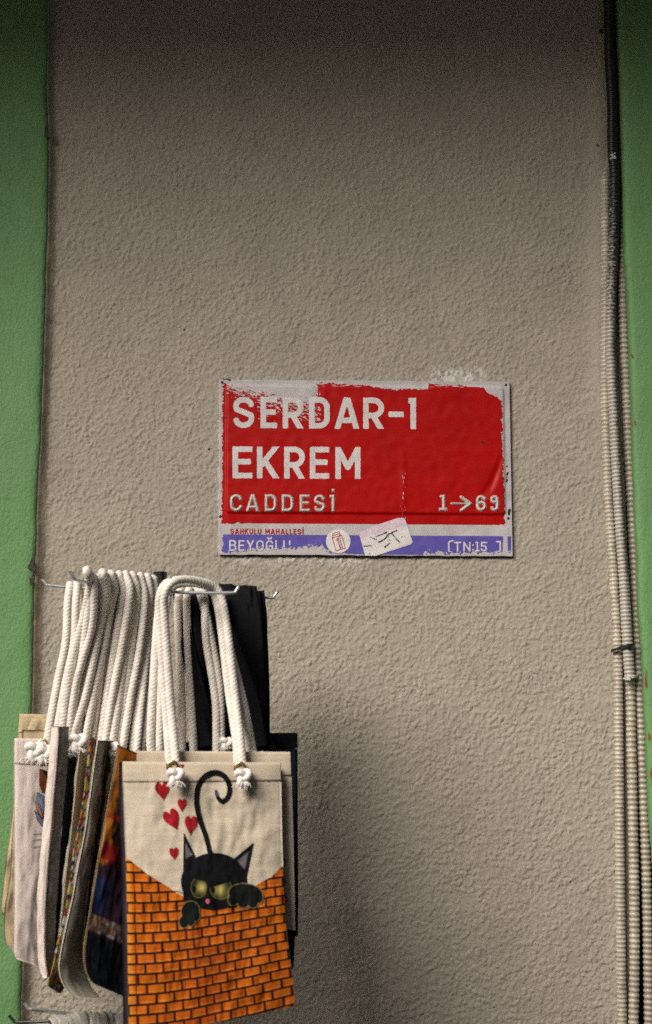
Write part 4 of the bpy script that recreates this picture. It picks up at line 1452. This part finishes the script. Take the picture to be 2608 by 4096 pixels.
def eye(name, cx, cy, rx, ry, rotn, brow, pup, glow):
    def fn(X, Y):
        x = (X - 440) * 1.916; y = (Y - 2960) * 1.916
        return np.maximum(sd_ell(x, y, cx, cy, rx, ry, rotn), brow[0] + brow[1] * (x - cx) - y) / 1.916
    def col(X, Y):
        x = (X - 440) * 1.916; y = (Y - 2960) * 1.916
        d = np.hypot((x - glow[0]) / rx, (y - glow[1]) / ry)
        c = np.array([.40, .31, .09]) * np.exp(-(d / .45) ** 2)[:, None] + np.array([.035, .032, .008]) * np.exp(-(d / .95) ** 2)[:, None] + np.array([.015, .022, .012])
        p = sstep(1.15, .85, np.hypot((x - pup[0]) / pup[2], (y - pup[1]) / pup[3]))[:, None]
        c = c * (1 - p) + np.array([.006, .006, .006]) * p
        rim = sstep(-9, -3, sd_ell(x, y, cx, cy, rx, ry, rotn))[:, None] * .28
        return c * (1 - rim) + np.array([.30, .24, .07]) * rim
    return shape(name, fn, 740, 940, 3480, 3610, 1.1, cb.place(.0016), M['ink'], cat, col)


eye('printed_eye', 682, 1120, 62, 82, 0, (1062, .28), (646, 1135, 16, 26), (702, 1118))
eye('printed_eye', 848, 1125, 84, 88, 0, (1098, -.30), (790, 1140, 16, 24), (838, 1132))
shape('printed_nose', lambda X, Y: sd_ell((X - 440) * 1.916, (Y - 2960) * 1.916, 750, 1224, 17, 19) / 1.916, 815, 850, 3580, 3620, 1.1, cb.place(.0016), M['ink'], cat,
      lambda X, Y: np.tile([.42, .10, .14], (len(X), 1)))


def paw(lobes, cutpts, xr_, yr_):
    def base_fn(x, y):
        d = np.full(x.shape, 99.)
        for (cx, cy, rx, ry, ro) in lobes: d = np.minimum(d, sd_ell(x, y, cx, cy, rx, ry, ro))
        return d
    fn = lambda X, Y: base_fn((X - 440) * 1.916, (Y - 2960) * 1.916) / 1.916
    def col(X, Y):
        d = base_fn((X - 440) * 1.916, (Y - 2960) * 1.916)
        k = sstep(-7, -3, d)[:, None] * .8
        return np.array([.008, .010, .009]) * (1 - k) + np.array([.24, .17, .07]) * k
    return shape('printed_paw', fn, *[float(q) for q in (A3(xr_[0], 0)[0], A3(xr_[1], 0)[0], A3(0, yr_[0])[1], A3(0, yr_[1])[1])], 1.2, cb.place(.0018), M['ink'], cat, col)


paw([(1038, 1170, 138, 80, .12), (945, 1215, 46, 46, 0), (1020, 1238, 46, 44, 0), (1092, 1238, 44, 44, 0), (1145, 1205, 30, 46, 0)], None, (890, 1190), (1080, 1300))
paw([(618, 1300, 72, 82, .25), (570, 1382, 42, 50, 0), (620, 1370, 36, 48, 0), (662, 1335, 34, 46, .2)], None, (510, 715), (1205, 1450))

for (kx, ky) in ((702, 3100), (972, 3106)):
    eyelet(kx - 12, ky - 34, cb.surf(*[np.array([q]) for q in cb.uv(np.array([kx * 1.]), np.array([ky - 30.]))], 1, .003)[0, 0, 1] - .001, .0085, cb.root)
knot(702, 3106, -.566, .029, cb.root, 1)
knot(972, 3108, -.552, .029, cb.root, 2)
CBR = .0071
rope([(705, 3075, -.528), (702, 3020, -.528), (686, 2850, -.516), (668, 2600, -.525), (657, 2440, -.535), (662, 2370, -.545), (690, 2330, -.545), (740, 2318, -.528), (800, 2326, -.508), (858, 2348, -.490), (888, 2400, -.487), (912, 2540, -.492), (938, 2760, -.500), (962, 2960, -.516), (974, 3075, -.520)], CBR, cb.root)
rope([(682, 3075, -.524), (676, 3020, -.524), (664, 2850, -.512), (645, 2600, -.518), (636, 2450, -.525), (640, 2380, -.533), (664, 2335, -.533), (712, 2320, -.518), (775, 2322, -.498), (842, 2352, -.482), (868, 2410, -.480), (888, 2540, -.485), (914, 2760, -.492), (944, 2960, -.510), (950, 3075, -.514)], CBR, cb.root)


# --- fan of bags seen edge-on ---------------------------------------------------------------------
L4 = lambda x, y: (x / 1.887, 2820 + y / 1.887)


def edge_bag(label, Ledge, dx, Yn, Yf, mat, thick=.008, seed=0, colfn=None, rd=.06, drop=0, nu=30, hem=None, wr=.0016):
    Lp = [(*L4(*p), Yn) for p in Ledge]
    Rp = [(L4(*p)[0] + dx, L4(*p)[1] + drop, Yf) for p in Ledge]
    b = Bag('tote_bag', label, Lp, Rp, thick, seed, wr, 0, rd)
    b.cloth('cloth_body', mat, nu, 90, colfn)
    return b


def pal_noise(u, v, cells, seed, pal, sx=1.0):
    """patches of flat colours"""
    n1 = tile_noise(u * cells[0] + seed * 17, v * cells[1], 6, 14, 121 + seed); n2 = tile_noise(u * cells[0], v * cells[1] + seed * 31, 6, 14, 141 + seed)
    k = np.clip(((n1 + 1.6) / 3.2 * len(pal)).astype(int), 0, len(pal) - 1)
    k = np.where(n2 > 1.0, (k + 2) % len(pal), k)
    return np.array(pal)[k]


# cream bags at the far left, behind
cr1 = Bag('tote_bag', 'cream cotton bag farthest left, hanging over the green column', [(*L4(145, 72), -.225), (*L4(132, 250), -.225), (*L4(84, 900), -.24), (*L4(40, 1200), -.25), (*L4(8, 1530), -.25), (*L4(40, 1600), -.24)],
          [(330, 2862, -.20), (330, 3050, -.20), (300, 3297, -.20), (290, 3456, -.2), (280, 3631, -.2), (280, 3690, -.2)], .016, 11, .004)
cr1.cloth('cloth_body', M['cream'], 36, 70); cr1.hem(M['cream'], .09)
cr2 = Bag('tote_bag', 'cream cotton bag with thin edge between linen bag and farthest left bag', [(*L4(236, 108), -.26), (*L4(170, 300), -.265), (*L4(98, 900), -.275), (*L4(70, 1300), -.28), (*L4(32, 1560), -.285), (*L4(34, 1780), -.285), (*L4(96, 1850), -.28)],
          [(330, 2880, -.23), (330, 3050, -.23), (320, 3297, -.23), (300, 3456, -.23), (290, 3650, -.23), (290, 3780, -.23), (300, 3830, -.23)], .016, 12, .004)
cr2.cloth('cloth_body', M['cream'], 36, 70); cr2.hem(M['cream'], .07)
cr3 = Bag('tote_bag', 'small folded cream bag right behind the top of the linen bag', [(*L4(168, 188), -.30), (*L4(160, 600), -.305), (*L4(150, 1500), -.31)], [(330, 2918, -.27), (330, 3100, -.27), (330, 3600, -.27)], .012, 13, .003)
cr3.cloth('cloth_body', M['cream'], 30, 50)

# linen bag with embroidered feathers
ln = Bag('tote_bag', 'pale linen bag with an embroidered feather motif at the far left', [(*L4(105, 256), -.385), (*L4(103, 500), -.388), (*L4(105, 1100), -.395), (*L4(103, 1600), -.40), (*L4(98, 1850), -.40), (*L4(108, 1910), -.40)],
         [(330, 2960, -.345), (330, 3085, -.345), (320, 3400, -.345), (310, 3700, -.35), (300, 3880, -.35), (296, 3915, -.35)], .026, 14, .0014, 0, .05)
ln.cloth('cloth_body', M['linen'], 50, 90); ln.hem(M['linen'], .115)
eyelet(*L4(322, 296), -.412, .008, ln.root)
knot(*L4(262, 350), -.425, .036, ln.root, 5, (-.5, .8))
knot(*L4(335, 370), -.425, .034, ln.root, 6, (-.2, .9))
def l4(pts): return [tuple(float(k) for k in L4(*p)) for p in pts]
FE = [('ear', [(290, 478), (350, 500), (380, 560), (345, 640), (308, 665), (284, 600)], (.20, .06, .02)), ('ear_tip', [(300, 480), (370, 520), (350, 560)], (.012, .011, .012)),
      ('lobe', [(268, 655), (330, 690), (335, 760), (320, 830), (290, 760), (262, 720)], (.20, .24, .36)), ('lobe', [(252, 712), (285, 760), (322, 850), (300, 850), (262, 790)], (.45, .20, .14)),
      ('lobe', [(248, 786), (290, 830), (330, 900), (300, 910), (266, 860)], (.20, .24, .36)), ('lobe', [(310, 690), (370, 700), (370, 860), (330, 860)], (.36, .10, .05))]
for nm, pts, c in FE:
    q = l4(pts)
    def fcol(X, Y, c=c, q=q):
        d = sd_poly(X, Y, q)
        k = sstep(-3.5, -1.5, d)[:, None]
        st = (.75 + .4 * np.sin(np.hypot(X - q[0][0], Y - q[0][1]) * .9))[:, None]
        return np.array(c) * st * (1 - k) + np.array([.012, .011, .016]) * k
    xs_ = [p[0] for p in q]; ys_ = [p[1] for p in q]
    shape('embroidery', lambda X, Y, q=q: sd_poly(X, Y, q), min(xs_) - 2, max(xs_) + 2, min(ys_) - 2, max(ys_) + 2, 1.2, ln.place(.0012 + .0004 * len(nm) * .2), M['ink'], ln.root, fcol)
def whisk(X, Y):
    d = np.full(X.shape, 99.)
    for pl in ([(240, 972), (300, 970)], [(240, 1018), (300, 1010)], [(242, 1074), (300, 1060)]): d = np.minimum(d, sd_line(X, Y, l4(pl), 1.1))
    return d
shape('embroidered_lines', whisk, 124, 162, 3325, 3395, .8, ln.place(.0012), M['ink_black'], ln.root)

# the fan itself, from left to right
vl0 = edge_bag('light linen bag seen edge on in front of the feather bag', [(392, 158), (380, 400), (335, 900), (310, 1200), (290, 1550), (285, 1800), (292, 1950), (318, 2060)], 26, -.455, -.468, M['linen'], .010, 15, None, .05)
vl1 = edge_bag('grey velour bag seen edge on, leaning against the light linen bag', [(436, 162), (425, 400), (380, 900), (358, 1200), (338, 1550), (325, 1800), (325, 1950), (345, 2050)], 44, -.462, -.436, M['velvet'], .008, 16, None, .05)
PB = [(.008, .008, .010), (.010, .012, .010), (.03, .02, .05), (.02, .05, .03), (.008, .008, .01)]
e1 = edge_bag('black bag with a faint dark pattern beside the grey velour bag', [(505, 385), (490, 700), (455, 1200), (425, 1600), (405, 1800), (395, 1900)], 70, -.435, -.27, M['print'], .010, 17, lambda u, v: pal_noise(u, v, (60, 130), 1, PB))
e2 = edge_bag('narrow ecru bag seen edge on left of the flowered bag', [(600, 340), (578, 560), (530, 1000), (490, 1350), (452, 1700), (420, 1900), (400, 1990)], 40, -.45, -.38, M['ecru'], .008, 18)
PF = [(.45, .38, .12), (.012, .016, .06), (.50, .46, .40), (.015, .10, .03), (.36, .012, .018), (.014, .018, .07), (.44, .18, .05), (.30, .30, .05)]
e3 = edge_bag('bag in a bright flower print of red, navy, green and cream', [(688, 240), (668, 400), (640, 620), (606, 850), (565, 1100), (520, 1400), (472, 1650), (425, 1850), (390, 2000), (350, 2110)], 60, -.462, -.40, M['print'], .010, 19, lambda u, v: pal_noise(u, v, (20, 75), 2, PF), drop=40)
e4 = edge_bag('plain ecru bag hanging between the flowered bag and the orange bag', [(735, 268), (705, 480), (655, 850), (600, 1150), (545, 1450), (490, 1700), (450, 1900), (445, 2000), (478, 2110), (560, 2210)], 104, -.468, -.39, M['ecru'], .014, 20, rd=.03)
PD = [(.010, .016, .010), (.014, .012, .012), (.03, .045, .012), (.10, .01, .012), (.012, .02, .012)]
e5 = edge_bag('dark bag with red and green flowers half hidden behind the orange bag', [(815, 275), (790, 450), (745, 800), (700, 1100), (660, 1400), (635, 1700), (625, 1900), (640, 2000)], 92, -.455, -.29, M['print'], .008, 21, lambda u, v: pal_noise(u, v, (90, 150), 3, PD))


def orange_col(u, v):
    n = tile_noise(u * 80, v * 120, 6, 20, 161); n2 = tile_noise(u * 40, v * 260, 4, 14, 162)
    c = np.tile([.42, .13, .014], (len(u), 1))
    def put(m, col_):
        nonlocal c
        m = np.clip(m, 0, 1)[:, None]; c = c * (1 - m) + np.array(col_) * m
    dark = (.016, .010, .010)
    put(sstep(.03, .06, v) * sstep(.10, .22, u + .04 * n) * .97, dark)  # shade from the front bag painted over most of the orange
    put(sstep(.28, .30, v) * (1 - sstep(.30, .31, v)), (.30, .012, .012))
    put(sstep(.40, .42, v) * (1 - sstep(.47, .49, v)) * (u < .35), (.26, .012, .012))
    put(sstep(.49, .51, v + .01 * n), (.035, .015, .03))
    put(sstep(.54, .57, v + .01 * n) * (1 - sstep(.70, .71, v)) * (1 - sstep(.25, .40, u + .05 * n)), (.025, .04, .11))
    z = sstep(.71, .72, v) * (1 - sstep(.775, .785, v))
    put(z, (.12, .075, .06)); put(z * sstep(.2, .9, n2), (.34, .30, .28)); put(z * sstep(.6, 1.2, n), (.40, .18, .08))
    put(sstep(.785, .79, v), (.007, .008, .012))
    put(sstep(.785, .79, v) * sstep(.8, 1.6, n), (.012, .022, .03))
    put((u < .018) * 1.0, (.44, .32, .17))
    return c


og = edge_bag('bag with orange top edge and dark picture print under painted shade, left of brick print bag', [(885, 300), (862, 470), (800, 820), (752, 1080), (710, 1320), (668, 1600), (640, 1760), (626, 1880), (628, 2000), (650, 2080)], 178, -.484, -.425, M['print'], .008, 22, orange_col, rd=.16, drop=75, nu=60)

# ropes of the fan: (near leg in the third close-up, owner, apex y)
NEAR = [([(95, 1010), (150, 700), (195, 480), (207, 260), (222, 165)], ln, -.335, -.40), ([(140, 1010), (195, 700), (242, 470), (250, 280), (262, 150)], ln, -.36, -.40),
        ([(178, 960), (222, 620), (292, 350), (326, 170), (316, 84)], vl0, -.485, -.45), ([(215, 985), (255, 700), (336, 400), (352, 190), (344, 108)], vl0, -.47, -.455),
        ([(262, 1000), (300, 690), (372, 400), (418, 190), (402, 96)], vl1, -.46, -.445), ([(238, 990), (310, 750), (378, 400), (392, 210), (382, 122)], vl1, -.445, -.43),
        ([(335, 1040), (392, 600), (440, 300), (462, 190), (448, 104)], e1, -.43, -.425), ([(300, 1040), (352, 750), (418, 420), (430, 230), (420, 126)], e1, -.42, -.41),
        ([(385, 1040), (425, 750), (464, 500), (508, 210), (492, 108)], e3, -.415, -.43), ([(410, 1050), (446, 800), (505, 480), (546, 210), (528, 106)], e3, -.41, -.43),
        ([(480, 1060), (512, 800), (556, 480), (584, 220), (566, 112)], e4, -.395, -.43), ([(445, 1060), (490, 760), (530, 480), (560, 260), (548, 126)], e4, -.385, -.40),
        ([(560, 1080), (592, 800), (622, 520), (652, 250), (646, 122)], e5, -.365, -.41), ([(505, 1080), (548, 800), (602, 500), (626, 250), (608, 116)], e5, -.375, -.42),
        ([(612, 1080), (634, 850), (658, 600), (690, 300), (680, 136)], og, -.345, -.40), ([(585, 1080), (612, 800), (645, 500), (668, 260), (662, 140)], og, -.34, -.38)]
for k, (leg, own, Yt, Yb) in enumerate(NEAR):
    pts = []
    n = len(leg)
    for i, (x, y) in enumerate(leg):
        tt = i / (n - 1)
        if i == n - 1: continue
        if i == 0: pts.append((H(x, y)[0] - 4, H(x, y)[1] + 70, -.365))
        pts.append((*H(x, y), (-.395 if own is not ln else -.37) * (1 - tt) + (Yt - .014) * tt - (.010 if k % 2 else 0)))
    x, y = H(*leg[-1]); xs0, ys0 = H(*leg[-2])
    pts += [(x - 2, y + 8, Yt - .010), (x - 3, y, Yt), (x + 2, y + 14, Yt + .012), (x + 10, y + 90, Yt + .020)]
    xb, yb = H(*leg[0])
    pts += [((x + xb) / 2 + 34, (y + yb) / 2, Yt + .05), (xb + 52, yb - 120, Yt + .085), (xb + 50, yb, Yt + .09)]
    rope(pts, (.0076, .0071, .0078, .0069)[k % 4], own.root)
knot(*L4(590, 285), -.44, .034, e2.root, 9, (0, .6))
knot(*L4(515, 330), -.42, .028, e1.root, 10, (0, .6))
knot(*L4(845, 330), -.435, .026, e5.root, 12, (0, .6))

# --- lower tier: grey straps of bags that hang below the picture ------------------------------------
lw = Bag('tote_bag', 'grey cotton bag hanging below, only its bundled straps in view on the lower hook', [(250, 4560, -.40), (250, 5200, -.40)], [(560, 4560, -.33), (560, 5200, -.33)], .01, 30)
lw.cloth('cloth_body', M['strap_grey'], 16, 20)
rs = random.Random(3)
for k in range(11):
    t0 = k / 10
    x0, y0 = L2(470 + 560 * t0, 1040 - 40 * min(t0 * 1.8, 1) + 12 * rs.random())
    y0 = 4068 - 22 * math.sin(min(t0 * 1.4, 1) * 2.2) + 6 * rs.random()
    yd = -.385 + .05 * t0 + .01 * rs.random()
    band_handle([(x0 - 20 + 30 * t0, 4600, yd - .05), (x0 + 10 + 30 * t0, 4350, yd - .046), (x0 + 22, 4160, yd - .035), (x0 + 16, y0 + 22, yd - .02), (x0 + 4, y0 + 2, yd - .006), (x0, y0, yd + .004), (x0 + 4, y0 + 16, yd + .016), (x0 + 14, y0 + 110, yd + .03), (x0 + 20, 4600, yd + .04)],
                .020, lw.root, M['strap_grey'], np.array([.8, .55, .0]))
